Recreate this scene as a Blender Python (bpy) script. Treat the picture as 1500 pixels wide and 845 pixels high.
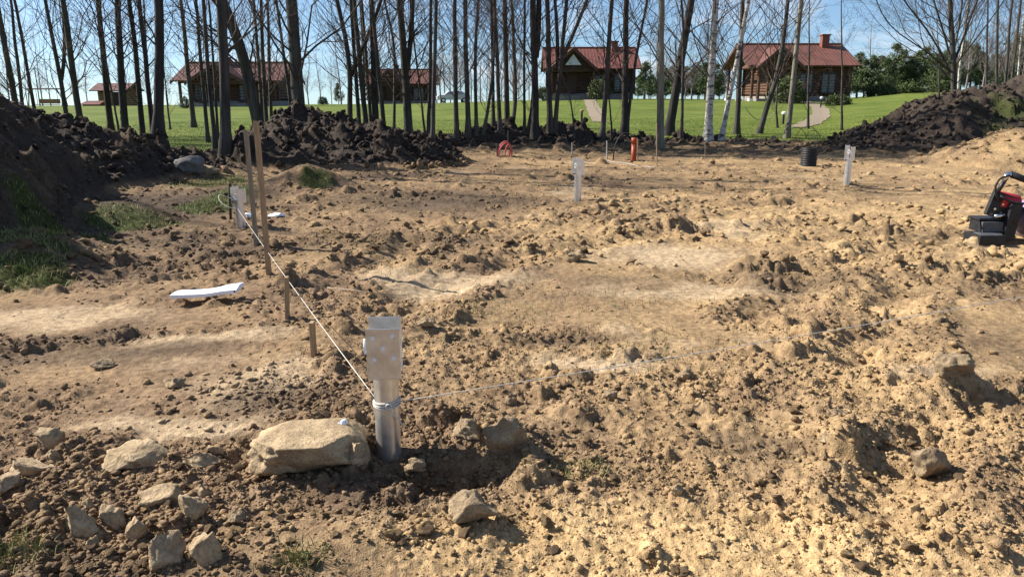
import bpy, math, random
import numpy as np
from mathutils import Vector
random.seed(7); RNG = np.random.default_rng(11)
R = math.radians
for o in list(bpy.data.objects): bpy.data.objects.remove(o)
SC = bpy.context.scene
COL = SC.collection

# ------------------------------------------------------------------ camera, sky, sun, exposure
F, PITCH, EYE = 1112.0, R(14.2), 1.5
cd = bpy.data.cameras.new('camera'); cam = bpy.data.objects.new('camera', cd); COL.objects.link(cam)
cam.location = (0, 0, EYE); cam.rotation_euler = (math.pi/2 - PITCH, 0, 0)
cd.sensor_width = 36; cd.lens = 36*F/1500; cd.clip_start = .05; cd.clip_end = 8000
SC.camera = cam
SUN_EL = R(37); SUN_DIR = Vector((-.95, .30, 0)).normalized()
SUNV = Vector((SUN_DIR.x*math.cos(SUN_EL), SUN_DIR.y*math.cos(SUN_EL), math.sin(SUN_EL)))
W = bpy.data.worlds.new('World'); SC.world = W; W.use_nodes = True
nt = W.node_tree; nt.nodes.clear()
def N(nt, t, **k):
    n = nt.nodes.new(t)
    for a, v in k.items():
        if a in n.inputs.keys() if isinstance(a, str) else False: n.inputs[a].default_value = v
        else: setattr(n, a, v)
    return n
wo = N(nt, 'ShaderNodeOutputWorld'); bg = N(nt, 'ShaderNodeBackground'); bg.inputs['Strength'].default_value = .066
sky = N(nt, 'ShaderNodeTexSky', sky_type='NISHITA', sun_disc=False, sun_elevation=SUN_EL,
        sun_rotation=math.atan2(SUN_DIR.x, SUN_DIR.y), altitude=100, air_density=1.0, dust_density=.6, ozone_density=2.2)
tc = N(nt, 'ShaderNodeTexCoord')
lift = N(nt, 'ShaderNodeVectorMath', operation='ADD'); lift.inputs[1].default_value = (0, 0, .055)
nrm = N(nt, 'ShaderNodeVectorMath', operation='NORMALIZE')
nt.links.new(tc.outputs['Generated'], lift.inputs[0]); nt.links.new(lift.outputs[0], nrm.inputs[0]); nt.links.new(nrm.outputs[0], sky.inputs['Vector'])
tint = N(nt, 'ShaderNodeMix', data_type='RGBA', blend_type='MULTIPLY'); tint.inputs[0].default_value = 1
tint.inputs[7].default_value = (.86, .97, 1.08, 1)
nt.links.new(sky.outputs[0], tint.inputs[6])
cmap = N(nt, 'ShaderNodeMapping'); cmap.inputs['Scale'].default_value = (3.2, 3.2, 13)
nt.links.new(tc.outputs['Generated'], cmap.inputs[0])
cn = N(nt, 'ShaderNodeTexNoise'); cn.inputs['Scale'].default_value = 1.6; cn.inputs['Detail'].default_value = 7; cn.inputs['Roughness'].default_value = .62; cn.inputs['Distortion'].default_value = .35
nt.links.new(cmap.outputs[0], cn.inputs['Vector'])
cr = N(nt, 'ShaderNodeValToRGB'); cr.color_ramp.elements[0].position = .50; cr.color_ramp.elements[1].position = .76
cr.color_ramp.elements[1].color = (.8, .8, .8, 1)
nt.links.new(cn.outputs[0], cr.inputs[0])
cm = N(nt, 'ShaderNodeMix', data_type='RGBA'); cm.inputs[7].default_value = (7.2, 7.5, 7.9, 1)
nt.links.new(cr.outputs[0], cm.inputs[0]); nt.links.new(tint.outputs[2], cm.inputs[6])
nt.links.new(cm.outputs[2], bg.inputs['Color']); nt.links.new(bg.outputs[0], wo.inputs[0])
sd = bpy.data.lights.new('sun', 'SUN'); sd.energy = 5.0; sd.angle = R(.53); sd.color = (1, .95, .86)
so = bpy.data.objects.new('sun', sd); COL.objects.link(so); so.rotation_euler = (-SUNV).to_track_quat('-Z', 'Y').to_euler()
so.location = SUNV*60
SC.view_settings.view_transform = 'Standard'; SC.view_settings.look = 'None'
SC.view_settings.exposure = 1.16; SC.view_settings.gamma = 1; SC.view_settings.use_curve_mapping = False

# ------------------------------------------------------------------ helpers
def ray(px, py):
    dx = (px-750)/F; dy = -(py-422.5)/F; c, s = math.cos(PITCH), math.sin(PITCH)
    return np.array([dx, c+dy*s, -s+dy*c])
def at(px, py, Y):
    d = ray(px, py); t = Y/d[1]; return np.array([d[0]*t, Y, EYE+d[2]*t])
def smooth(a, b, x):
    t = np.clip((np.asarray(x, float)-a)/(b-a), 0, 1); return t*t*(3-2*t)
def hsh(ix, iy, seed):
    h = (ix.astype(np.int64)*374761393 + iy.astype(np.int64)*668265263 + seed*1442695041) & 0xffffffff
    h = ((h ^ (h >> 13))*1274126177) & 0xffffffff
    h = ((h ^ (h >> 16))*2246822519) & 0xffffffff
    return (h ^ (h >> 15)) & 0xffffffff
def rnd(ix, iy, seed): return (hsh(ix, iy, seed) & 0xffffff)/float(0x1000000)
_ga = np.linspace(0, 2*math.pi, 64, endpoint=False); _gx, _gy = np.cos(_ga), np.sin(_ga)
def pn(x, y, seed=0):
    x = np.asarray(x, float); y = np.asarray(y, float)
    ix = np.floor(x).astype(np.int64); iy = np.floor(y).astype(np.int64); fx = x-ix; fy = y-iy
    u = fx*fx*fx*(fx*(fx*6-15)+10); v = fy*fy*fy*(fy*(fy*6-15)+10)
    def g(a, b):
        k = (hsh(ix+a, iy+b, seed) & 63).astype(int)
        return _gx[k]*(fx-a)+_gy[k]*(fy-b)
    a = g(0, 0)*(1-u)+g(1, 0)*u; b = g(0, 1)*(1-u)+g(1, 1)*u
    return (a*(1-v)+b*v)*1.5
def fbm(x, y, wl, oct=4, seed=0, gain=.5):
    s = 0; a = 1; f = 1/wl; tot = 0
    for i in range(oct):
        s = s+a*pn(x*f+i*17.3, y*f-i*9.1, seed+i); tot += a; a *= gain; f *= 2.03
    return s/tot
def bumps(x, y, cell, seed, dens, r0, r1, flat=.7):
    """lumps of earth: union of scattered rounded lumps"""
    x = np.asarray(x, float); y = np.asarray(y, float)
    ax = pn(x/cell*1.9, y/cell*1.9, seed+5)+.6*pn(x/cell*4.7, y/cell*4.7, seed+7); ay = pn(x/cell*1.9+31, y/cell*1.9, seed+6)+.6*pn(x/cell*4.7+11, y/cell*4.7, seed+8)
    x = x+cell*.24*ax; y = y+cell*.24*ay
    ix = np.floor(x/cell).astype(np.int64); iy = np.floor(y/cell).astype(np.int64); out = np.zeros_like(x)
    for a in (-1, 0, 1):
        for b in (-1, 0, 1):
            jx, jy = ix+a, iy+b
            cx = (jx+.1+.8*rnd(jx, jy, seed))*cell; cy = (jy+.1+.8*rnd(jx, jy, seed+1))*cell
            rr = r0+(r1-r0)*rnd(jx, jy, seed+2)**2
            k = rnd(jx, jy, seed+3) < dens; st = .6+.8*rnd(jx, jy, seed+4)
            dx, dy = x-cx, y-cy
            d2 = (dx*st)**2+(dy/st)**2
            out = np.maximum(out, np.where(k, np.sqrt(np.maximum(rr*rr-d2, 0))*flat*(.55+.9*rnd(jx, jy, seed+9)), 0))
    return out*(1+.35*ay)
def polyh(x, y, pts):
    """height of a heap along a polyline of (x, y, height, halfwidth)"""
    best = np.zeros_like(x)
    for (x0, y0, h0, w0), (x1, y1, h1, w1) in zip(pts[:-1], pts[1:]):
        dx, dy = x1-x0, y1-y0; L = dx*dx+dy*dy
        t = np.clip(((x-x0)*dx+(y-y0)*dy)/L, 0, 1)
        d = np.hypot(x-x0-t*dx, y-y0-t*dy); h = h0+(h1-h0)*t; w = w0+(w1-w0)*t
        q = np.clip(1-d/w, 0, 1); best = np.maximum(best, h*(q*(1.25-.25*q))*smooth(0, .25, q+.12))
    return best
def tag(o, label=None, cat=None, group=None, kind=None):
    if label: o['label'] = label
    if cat: o['category'] = cat
    if group: o['group'] = group
    if kind: o['kind'] = kind
    return o
def empty(name, loc=(0, 0, 0), rz=0):
    o = bpy.data.objects.new(name, None); COL.objects.link(o); o.location = loc; o.rotation_euler = (0, 0, rz); o.empty_display_size = .2
    return o
def npmesh(name, V, Fa, smoothf=False, attr=None):
    V = np.asarray(V, np.float32); me = bpy.data.meshes.new(name)
    Fa = Fa if isinstance(Fa, list) else [Fa]
    loops = np.concatenate([np.asarray(f, np.int32).ravel() for f in Fa]); cnt = np.concatenate([np.full(len(f), f.shape[1], np.int32) for f in Fa])
    me.vertices.add(len(V)); me.vertices.foreach_set('co', V.ravel())
    me.loops.add(len(loops)); me.loops.foreach_set('vertex_index', loops)
    me.polygons.add(len(cnt)); st = np.zeros(len(cnt), np.int32); st[1:] = np.cumsum(cnt)[:-1]
    me.polygons.foreach_set('loop_start', st); me.polygons.foreach_set('loop_total', cnt)
    if smoothf: me.polygons.foreach_set('use_smooth', np.ones(len(cnt), bool))
    if attr is not None:
        a = me.attributes.new('soil', 'FLOAT_COLOR', 'POINT'); a.data.foreach_set('color', np.asarray(attr, np.float32).ravel())
    me.update(); me.validate(); return me
def link(name, me, mat, parent=None, loc=None):
    o = bpy.data.objects.new(name, me); COL.objects.link(o)
    if mat is not None and len(me.materials) == 0: me.materials.append(mat)
    if parent is not None: o.parent = parent
    if loc is not None: o.location = loc
    return o
class MB:
    """collects simple shapes into one mesh"""
    def __init__(s): s.v = []; s.f = []
    def add(s, vs, fs):
        b = len(s.v); s.v += [tuple(map(float, p)) for p in vs]; s.f += [tuple(b+i for i in f) for f in fs]; return s
    def box(s, x0, x1, y0, y1, z0, z1):
        return s.add([(x0,y0,z0),(x1,y0,z0),(x1,y1,z0),(x0,y1,z0),(x0,y0,z1),(x1,y0,z1),(x1,y1,z1),(x0,y1,z1)],
                     [(0,3,2,1),(4,5,6,7),(0,1,5,4),(1,2,6,5),(2,3,7,6),(3,0,4,7)])
    def hexa(s, p): # 8 corners, bottom 4 then top 4
        return s.add(p, [(0,3,2,1),(4,5,6,7),(0,1,5,4),(1,2,6,5),(2,3,7,6),(3,0,4,7)])
    def tube(s, pts, r, n=8, caps=True, closed=False):
        pts = [Vector(p) for p in pts]; rs = r if isinstance(r, (list, tuple)) else [r]*len(pts); m = len(pts); b = len(s.v); u = None
        for i, p in enumerate(pts):
            if closed: t = pts[(i+1) % m]-pts[i-1]
            else: t = pts[min(i+1, m-1)]-pts[max(i-1, 0)]
            t.normalize()
            if u is None: u = t.orthogonal().normalized()
            else: u = (u-t*u.dot(t)).normalized()
            w = t.cross(u)
            for k in range(n):
                a = 2*math.pi*k/n; s.v.append(tuple(p+(u*math.cos(a)+w*math.sin(a))*rs[i]))
        for i in range(m if closed else m-1):
            j = (i+1) % m
            for k in range(n):
                k2 = (k+1) % n; s.f.append((b+i*n+k, b+i*n+k2, b+j*n+k2, b+j*n+k))
        if caps and not closed:
            s.f.append(tuple(b+k for k in reversed(range(n)))); s.f.append(tuple(b+(m-1)*n+k for k in range(n)))
        return s
    def build(s, name, mat, parent=None, smoothf=False, bevel=0, loc=None):
        me = bpy.data.meshes.new(name); me.from_pydata(s.v, [], s.f)
        if smoothf: me.polygons.foreach_set('use_smooth', [True]*len(me.polygons))
        me.update(); o = link(name, me, mat, parent, loc)
        if bevel:
            m = o.modifiers.new('bevel', 'BEVEL'); m.width = bevel; m.segments = 2; m.limit_method = 'ANGLE'
        return o

# ------------------------------------------------------------------ materials
def mat(name, rough=.85, metal=0):
    m = bpy.data.materials.new(name); m.use_nodes = True; t = m.node_tree; b = t.nodes['Principled BSDF']
    b.inputs['Roughness'].default_value = rough; b.inputs['Metallic'].default_value = metal
    b.inputs['Specular IOR Level'].default_value = .25
    return m, t, b
def noise(t, scale, detail=4, rough=.55, vec=None, stretch=None, obj=True):
    c = N(t, 'ShaderNodeTexCoord'); n = N(t, 'ShaderNodeTexNoise'); n.inputs['Scale'].default_value = scale; n.inputs['Detail'].default_value = detail; n.inputs['Roughness'].default_value = rough
    src = c.outputs['Object']
    if stretch:
        mp = N(t, 'ShaderNodeMapping'); mp.inputs['Scale'].default_value = stretch; t.links.new(src, mp.inputs[0]); src = mp.outputs[0]
    t.links.new(src, n.inputs['Vector']); return n
def ramp(t, src, a, b, c0=(0,0,0,1), c1=(1,1,1,1)):
    r = N(t, 'ShaderNodeValToRGB'); r.color_ramp.elements[0].position = a; r.color_ramp.elements[1].position = b
    r.color_ramp.elements[0].color = c0; r.color_ramp.elements[1].color = c1; t.links.new(src, r.inputs[0]); return r.outputs[0]
def mix(t, fac, a, b, mode='MIX'):
    m = N(t, 'ShaderNodeMix', data_type='RGBA', blend_type=mode)
    for i, v in ((0, fac), (6, a), (7, b)):
        if isinstance(v, bpy.types.NodeSocket): t.links.new(v, m.inputs[i])
        else: m.inputs[i].default_value = v if i == 0 or len(v) == 4 else (*v, 1)
    return m.outputs[2]
def bump(t, b, h, strength=.4, dist=.02, prev=None):
    n = N(t, 'ShaderNodeBump'); n.inputs['Strength'].default_value = strength; n.inputs['Distance'].default_value = dist
    t.links.new(h, n.inputs['Height'])
    if prev: t.links.new(prev, n.inputs['Normal'])
    t.links.new(n.outputs[0], b.inputs['Normal']); return n.outputs[0]
def simple(name, col, rough=.7, metal=0, var=.18, scale=6, bs=.2, bd=.01, stretch=None):
    m, t, b = mat(name, rough, metal); n = noise(t, scale, 5, .6, stretch=stretch)
    lo = tuple(c*(1-var) for c in col); hi = tuple(min(1, c*(1+var)) for c in col)
    t.links.new(mix(t, ramp(t, n.outputs[0], .3, .7), lo, hi), b.inputs['Base Color'])
    if bs: bump(t, b, n.outputs[0], bs, bd)
    return m
def soil_mat(name):
    m, t, b = mat(name, .95); b.inputs['Specular IOR Level'].default_value = .1
    at_ = N(t, 'ShaderNodeAttribute', attribute_name='soil'); sp = N(t, 'ShaderNodeSeparateColor'); t.links.new(at_.outputs['Color'], sp.inputs[0])
    c = mix(t, sp.outputs['Blue'], (.230, .155, .096), (.50, .345, .178))
    c = mix(t, sp.outputs['Green'], c, (.49, .37, .24))
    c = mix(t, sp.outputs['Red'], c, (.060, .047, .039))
    c = mix(t, at_.outputs['Alpha'], c, (.060, .075, .022))
    n1 = noise(t, 2.3, 5, .6); n2 = noise(t, 23, 5, .62); n3 = noise(t, 130, 3, .6)
    c = mix(t, ramp(t, n1.outputs[0], .3, .72), mix(t, 1, c, (.80, .78, .76), 'MULTIPLY'), mix(t, 1, c, (1.12, 1.12, 1.1), 'MULTIPLY'))
    c = mix(t, ramp(t, n2.outputs[0], .36, .6), mix(t, 1, c, (.66, .64, .62), 'MULTIPLY'), mix(t, 1, c, (1.15, 1.15, 1.14), 'MULTIPLY'))
    c = mix(t, ramp(t, n3.outputs[0], .35, .62), mix(t, 1, c, (.76, .75, .74), 'MULTIPLY'), c)
    t.links.new(c, b.inputs['Base Color'])
    p = bump(t, b, n2.outputs[0], .55, .03); bump(t, b, n3.outputs[0], .7, .008, p)
    return m
M = {}
M['soil'] = soil_mat('soil')
def lawn_mat():
    m, t, b = mat('lawn', .9); b.inputs['Specular IOR Level'].default_value = .1
    n1 = noise(t, .22, 4, .6); n2 = noise(t, 1.6, 5, .7, stretch=(.6, 1.6, 1)); n3 = noise(t, 9, 4, .7)
    c = mix(t, ramp(t, n1.outputs[0], .35, .68), (.068, .108, .016), (.130, .165, .028))
    c = mix(t, ramp(t, n2.outputs[0], .45, .70), c, (.18, .185, .045)); n4 = noise(t, .9, 4, .65, stretch=(.35, 1.3, 1)); c = mix(t, ramp(t, n4.outputs[0], .50, .70), c, mix(t, 1, c, (.62, .66, .6), 'MULTIPLY'))
    c = mix(t, ramp(t, n3.outputs[0], .3, .6), mix(t, 1, c, (.78, .78, .72), 'MULTIPLY'), c)
    at_ = N(t, 'ShaderNodeAttribute', attribute_name='soil'); sp = N(t, 'ShaderNodeSeparateColor'); t.links.new(at_.outputs['Color'], sp.inputs[0])
    c = mix(t, sp.outputs['Red'], c, (.05, .042, .03))
    t.links.new(c, b.inputs['Base Color']); bump(t, b, n3.outputs[0], .8, .06); return m
M['lawn'] = lawn_mat()
def blade_mat(name, a, b_):
    m, t, b = mat(name, .7); n = noise(t, 5, 3, .6)
    t.links.new(mix(t, ramp(t, n.outputs[0], .35, .65), a, b_), b.inputs['Base Color']); return m
M['blade'] = blade_mat('grass_blade', (.11, .165, .018), (.19, .22, .04))
M['dryblade'] = blade_mat('dry_grass', (.12, .16, .03), (.30, .26, .11))
def stone_mat(name, a, b_, sc=9):
    m, t, b = mat(name, .92); n = noise(t, sc, 6, .65); n2 = noise(t, sc*9, 4, .6)
    c = mix(t, ramp(t, n.outputs[0], .35, .65), a, b_); c = mix(t, ramp(t, n2.outputs[0], .35, .6), mix(t, 1, c, (.7, .68, .65), 'MULTIPLY'), c)
    t.links.new(c, b.inputs['Base Color']); p = bump(t, b, n.outputs[0], .8, .03); bump(t, b, n2.outputs[0], .8, .006, p); return m
M['stone'] = stone_mat('pale_marl', (.24, .17, .10), (.47, .35, .21))
M['clod'] = stone_mat('dry_clod', (.19, .135, .085), (.38, .28, .165), 14)
M['grey_stone'] = stone_mat('grey_boulder', (.13, .125, .12), (.22, .215, .205), 5)
def bark_mat(name, a, b_, moss=(.075, .078, .045)):
    m, t, b = mat(name, .95); n = noise(t, 9, 5, .65, stretch=(1, 1, .13)); n2 = noise(t, .9, 3, .6)
    c = mix(t, ramp(t, n.outputs[0], .35, .65), a, b_); c = mix(t, ramp(t, n2.outputs[0], .5, .75), c, moss)
    t.links.new(c, b.inputs['Base Color']); bump(t, b, n.outputs[0], .9, .04); return m
M['bark'] = bark_mat('grey_brown_bark', (.034, .030, .028), (.095, .083, .073))
M['bark2'] = bark_mat('dark_alder_bark', (.021, .019, .018), (.054, .046, .041), (.06, .06, .04))
M['bark3'] = bark_mat('pale_aspen_bark', (.115, .10, .075), (.24, .215, .165), (.17, .16, .09))
def birch_mat():
    m, t, b = mat('birch_bark', .8); n = noise(t, 4.5, 5, .7, stretch=(1, 1, 2.6)); n2 = noise(t, 1.2, 2)
    c = mix(t, ramp(t, n.outputs[0], .40, .50), (.05, .045, .04), (.46, .43, .38)); t.links.new(c, b.inputs['Base Color']); return m
M['birch'] = birch_mat()
M['twig'] = simple('twigs', (.075, .055, .045), .9, bs=0, scale=3)
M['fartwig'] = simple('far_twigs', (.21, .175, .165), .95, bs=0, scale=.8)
M['needle'] = blade_mat('pine_needles', (.050, .080, .028), (.115, .15, .055))
M['shrubleaf'] = blade_mat('evergreen_shrub_leaf', (.030, .052, .014), (.085, .105, .030))
def tube_roof(name, a, b_):
    m, t, b = mat(name, .55); n = noise(t, 1.2, 4); n2 = noise(t, 7, 3)
    c = mix(t, ramp(t, n.outputs[0], .3, .7), a, b_); c = mix(t, ramp(t, n2.outputs[0], .35, .6), mix(t, 1, c, (.78, .76, .76), 'MULTIPLY'), c); t.links.new(c, b.inputs['Base Color']); return m
M['roof_red'] = tube_roof('red_metal_tile', (.108, .045, .035), (.172, .070, .050))
M['roof_brown'] = tube_roof('brown_metal_tile', (.11, .050, .040), (.175, .080, .060))
M['roof_dull'] = tube_roof('dull_red_tile', (.115, .042, .032), (.185, .066, .046))
M['log'] = simple('oiled_log', (.088, .043, .025), .6, var=.35, scale=3, stretch=(.4, .4, 3))
M['logdark'] = simple('dark_log', (.058, .034, .021), .7, var=.3, scale=3)
M['logpale'] = simple('yellow_log', (.26, .16, .075), .7, var=.3, scale=3)
M['brick'] = simple('chimney_brick', (.18, .065, .048), .85, var=.3, scale=8)
M['plinth'] = simple('stone_plinth', (.22, .20, .18), .9, var=.3, scale=5)
M['frame'] = simple('dark_window_frame', (.045, .026, .018), .6, bs=0)
M['curtain'] = simple('pale_curtain', (.55, .57, .60), .9, var=.25, scale=3, bs=0, stretch=(4, 1, .2))
def glass():
    m, t, b = mat('window_glass', .06); b.inputs['Base Color'].default_value = (.035, .045, .055, 1); b.inputs['Specular IOR Level'].default_value = .6; b.inputs['Alpha'].default_value = .35
    return m
M['glass'] = glass()
M['path'] = simple('gravel_path', (.21, .165, .115), .95, var=.22, scale=14)
M['wood'] = simple('weathered_lath', (.31, .215, .125), .85, var=.3, scale=12, stretch=(6, 6, .5))
M['wood_grey'] = simple('grey_lath', (.26, .205, .145), .9, var=.3, scale=12, stretch=(6, 6, .5))
M['wood_dark'] = simple('dark_stake', (.055, .038, .028), .9, var=.3, scale=12)
def galv():
    m, t, b = mat('galvanised_steel', .42, .85); n = noise(t, 26, 4, .6); n2 = noise(t, 5, 4, .6)
    c = mix(t, ramp(t, n.outputs[0], .35, .65), (.58, .58, .57), (.72, .72, .71)); c = mix(t, ramp(t, n2.outputs[0], .55, .85), c, (.55, .51, .45))
    t.links.new(c, b.inputs['Base Color']); r = ramp(t, n.outputs[0], .3, .7, (.30, .30, .30, 1), (.38, .38, .38, 1)); t.links.new(r, b.inputs['Roughness']); bump(t, b, n2.outputs[0], .1, .004); return m
M['galv'] = galv()
M['whitecap'] = simple('white_zinc_lit_hole', (.72, .73, .75), .5, var=.06, bs=0)
M['hole'] = simple('bolt_hole', (.03, .03, .03), .9, bs=0)
M['string'] = simple('white_cord', (.56, .53, .46), .9, var=.1, scale=60)
M['foam'] = simple('white_plastic', (.80, .81, .84), .45, var=.05, bs=.05)
M['film'] = simple('white_film', (.70, .74, .80), .35, var=.1, scale=25)
M['orange'] = simple('orange_pvc', (.34, .072, .028), .5, var=.08, bs=0)
M['redpipe'] = simple('red_conduit', (.48, .10, .085), .45, var=.1, bs=0)
M['blackpipe'] = simple('black_plastic', (.022, .022, .023), .5, var=.2, bs=0)
M['greypipe'] = simple('grey_pipe', (.42, .42, .41), .5, var=.1, bs=0)
M['rust'] = simple('rusty_rod', (.24, .14, .08), .85, var=.3, scale=20)
M['blacksteel'] = simple('black_painted_steel', (.020, .020, .022), .42, 0, var=.3, scale=14, bs=.1)
M['greypad'] = simple('grey_worn_pad', (.075, .078, .085), .5, 0, var=.3, scale=14, bs=.1)
M['redpaint'] = simple('red_machine_paint', (.42, .025, .030), .35, var=.12, bs=0)
M['chrome'] = simple('bright_steel', (.62, .64, .68), .25, 1, var=.05, bs=0)
M['lilac'] = simple('lilac_grey_tank', (.30, .235, .33), .35, var=.1, bs=0)
M['carpaint'] = simple('silver_paint', (.55, .57, .60), .3, var=.03, bs=0)
M['tyre'] = simple('tyre', (.02, .02, .02), .9, bs=0)
M['lampwhite'] = simple('white_lamp_globe', (.82, .82, .80), .4, var=.03, bs=0)

# ------------------------------------------------------------------ terrain
EDGE_X = [-60, -20, -12, -9, -7, -5, -3, 0, 4, 8, 12, 16, 20, 60]
EDGE_Y = [15, 15.5, 16, 15.6, 15.0, 17.5, 23, 23.6, 24.4, 24.6, 24.2, 26, 27, 27]
def lawn_edge(x): return np.interp(x, EDGE_X, EDGE_Y)
def base(x, y):
    x = np.asarray(x, float); y = np.asarray(y, float)
    u = x/np.maximum(y, 8)
    rise = np.interp(u, [-.8, -.45, -.3, -.15, .05, .12, .25, .4, .5, .8], [.5, .6, .68, .75, 1.1, 1.2, 1.1, 1.05, 1.7, 2.2])
    z = rise*np.clip((y-23)/43, 0, 1)**1.1
    z = z+np.where((u > .42) & (y > 66), (y-66)*.008*smooth(.42, .5, u), 0)
    dn = np.interp(u, [-.3, -.1, 0, .2], [-.007, -.0071, -.003, .0])
    z = z+np.where(y > 66, np.minimum(y-66, 46)*dn, 0)
    z = z-np.maximum(y-112, 0)*.045*(1-.5*smooth(.3, .5, u))
    r = np.hypot(x, y); z = z-np.where(y < 66, np.maximum(np.abs(x)-70, 0)*.03, 0)
    return np.maximum(z, -120)
HEAPS = {
 'left': [(-7.8, 5.0, 2.0, 2.8), (-8.7, 7.8, 3.7, 3.8), (-9.9, 12.4, 2.25, 3.3), (-8.5, 14.0, 1.2, 2.5), (-7.6, 15.0, .68, 1.9), (-6.6, 15.9, .28, 1.2)],
 'mid': [(-6.15, 18.6, .85, 1.5), (-5.25, 18.6, 1.18, 2.4), (-3.9, 18.4, 1.03, 2.3), (-2.9, 17.9, .80, 2.0), (-2.15, 17.3, .5, 1.2), (-1.85, 17.0, .2, .8)],
 'bank': [(-1.7, 22.2, .40, 1.1), (-.6, 22.6, .72, 1.4), (.6, 22.6, .60, 1.4), (1.6, 22.7, .70, 1.4), (2.6, 22.6, .42, 1.1), (4.6, 22.9, .26, .8), (8.0, 22.8, .2, .8)],
 'right': [(8.3, 20.8, .12, 1.2), (9.7, 21.2, .45, 1.5), (10.8, 21.6, 1.0, 2.0), (11.9, 21.8, 1.55, 2.5), (13.2, 22.0, 1.75, 2.9), (15.5, 22.4, 2.5, 3.6), (19, 23, 2.6, 3.8)],
 'sand': [(10.3, 17.9, .25, 1.1), (11.4, 17.5, .75, 1.8), (13.0, 17.2, 1.1, 2.3), (16, 17, 1.3, 2.5)],
}
def heap_h(x, y):
    wx = x+.35*fbm(x, y, 1.6, 3, 71); wy = y+.35*fbm(x, y, 1.6, 3, 77)
    return {k: polyh(wx, wy, p) for k, p in HEAPS.items()}
def ell(x, y, cx, cy, rx, ry, a=0):
    c, s = math.cos(a), math.sin(a); dx, dy = x-cx, y-cy
    return np.clip(1-np.hypot((dx*c+dy*s)/rx, (-dx*s+dy*c)/ry), 0, 1)
def gpt(px, py): # a spot on the level plot under a picture point, used to lay the place out
    d = ray(px, py); t = -EYE/d[2]; return d[0]*t, d[1]*t
PALE = [(gpt(690, 412), .75, .38, .15), (gpt(1030, 420), .95, .30, .1), (gpt(985, 372), 1.0, .55, 0), (gpt(80, 466), .9, .32, .15), (gpt(620, 425), .5, .3, 0),
        (gpt(380, 560), .45, .25, .3), (gpt(900, 530), .5, .2, 0), (gpt(1400, 545), .4, .2, 0), (gpt(300, 505), .5, .22, .2), (gpt(560, 410), .5, .28, .2), (gpt(260, 620), .5, .2, .2)]
CHURN = [(gpt(420, 590), .55, .5, 0), (gpt(660, 660), .75, .55, 0), (gpt(1130, 560), .8, .35, 0), (gpt(1180, 400), 1.2, .9, .4), (gpt(1420, 410), 1.3, .8, .3), (gpt(1370, 630), .8, .7, 0),
         (gpt(820, 520), .9, .3, 0), (gpt(520, 480), .8, .35, 0), (gpt(180, 740), .9, .7, 0), (gpt(1250, 480), .9, .6, .6), (gpt(330, 370), .9, 1.0, 0), (gpt(480, 350), 1.1, .5, 0), (gpt(1040, 330), 2.0, .8, 0),
         (gpt(1350, 330), 1.6, 1.1, 0), (gpt(740, 490), .9, .25, 0), (gpt(150, 500), 1.0, .22, .1), (gpt(1300, 760), 1.0, .5, .2), (gpt(700, 760), .6, .3, 0), (gpt(170, 395), 1.3, .8, .2), (gpt(260, 345), 1.0, .9, 0)]
RUTS = [([gpt(1500, 585), gpt(1390, 600), gpt(1330, 660), gpt(1270, 760)], .15), ([gpt(1120, 470), gpt(1180, 400), gpt(1330, 360), gpt(1500, 335)], .18),
        ([gpt(1270, 520), gpt(1330, 420), gpt(1500, 385)], .18), ([gpt(450, 445), gpt(620, 350), gpt(900, 310), gpt(1180, 300)], .2), ([gpt(560, 470), gpt(760, 375), gpt(1000, 340), gpt(1200, 330)], .2)]
def seg_d(x, y, P):
    d = np.full_like(x, 1e9)
    for (x0, y0), (x1, y1) in zip(P[:-1], P[1:]):
        dx, dy = x1-x0, y1-y0; t = np.clip(((x-x0)*dx+(y-y0)*dy)/(dx*dx+dy*dy), 0, 1); d = np.minimum(d, np.hypot(x-x0-t*dx, y-y0-t*dy))
    return d
def masks(x, y):
    pale = np.zeros_like(x)
    wx = x+.45*fbm(x, y, .9, 4, 201, .6); wy = y+.45*fbm(x, y, .9, 4, 207, .6)
    for (c, rx, ry, a) in PALE: pale = np.maximum(pale, smooth(.0, .75, ell(wx, wy, c[0], c[1], rx*1.15, ry*1.15, a))*.85)
    pale = np.maximum(pale, smooth(.30, .5, fbm(x, y, 1.7, 4, 220))*.6*smooth(2.2, 4, y))
    ch = smooth(-.12, .30, fbm(x, y, 1.5, 4, 230))*.75
    for (c, rx, ry, a) in CHURN: ch = np.maximum(ch, smooth(.0, .6, ell(wx, wy, c[0], c[1], rx*1.2, ry*1.2, a)))
    for (px, py), rx, ry, k_ in (((470, 800), .9, .32, .8), ((930, 790), 1.1, .4, .55), ((250, 590), .8, .3, .7), ((1000, 620), .8, .3, .5), ((1330, 560), .9, .25, .5), ((900, 470), 1.6, .35, .6), ((1250, 720), .6, .3, .5)): ch = ch*(1-k_*smooth(0, .7, ell(wx, wy, *gpt(px, py), rx, ry)))
    rut = np.zeros_like(x); rb = np.zeros_like(x)
    for P, w in RUTS:
        d = seg_d(wx*.5+x*.5, wy*.5+y*.5, P); rut = np.maximum(rut, np.exp(-(d/w)**2)); rb = np.maximum(rb, np.exp(-((d-1.7*w)/(w*.7))**2))
    ch = np.maximum(ch, smooth(6.5, 9.5, y)*np.clip(.45+.9*fbm(x, y, 1.1, 3, 241), 0, .85)); ch = np.clip(np.maximum(ch, rut*.7+rb)*(1-.92*pale), 0, 1)
    return pale, ch, rut, rb
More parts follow.
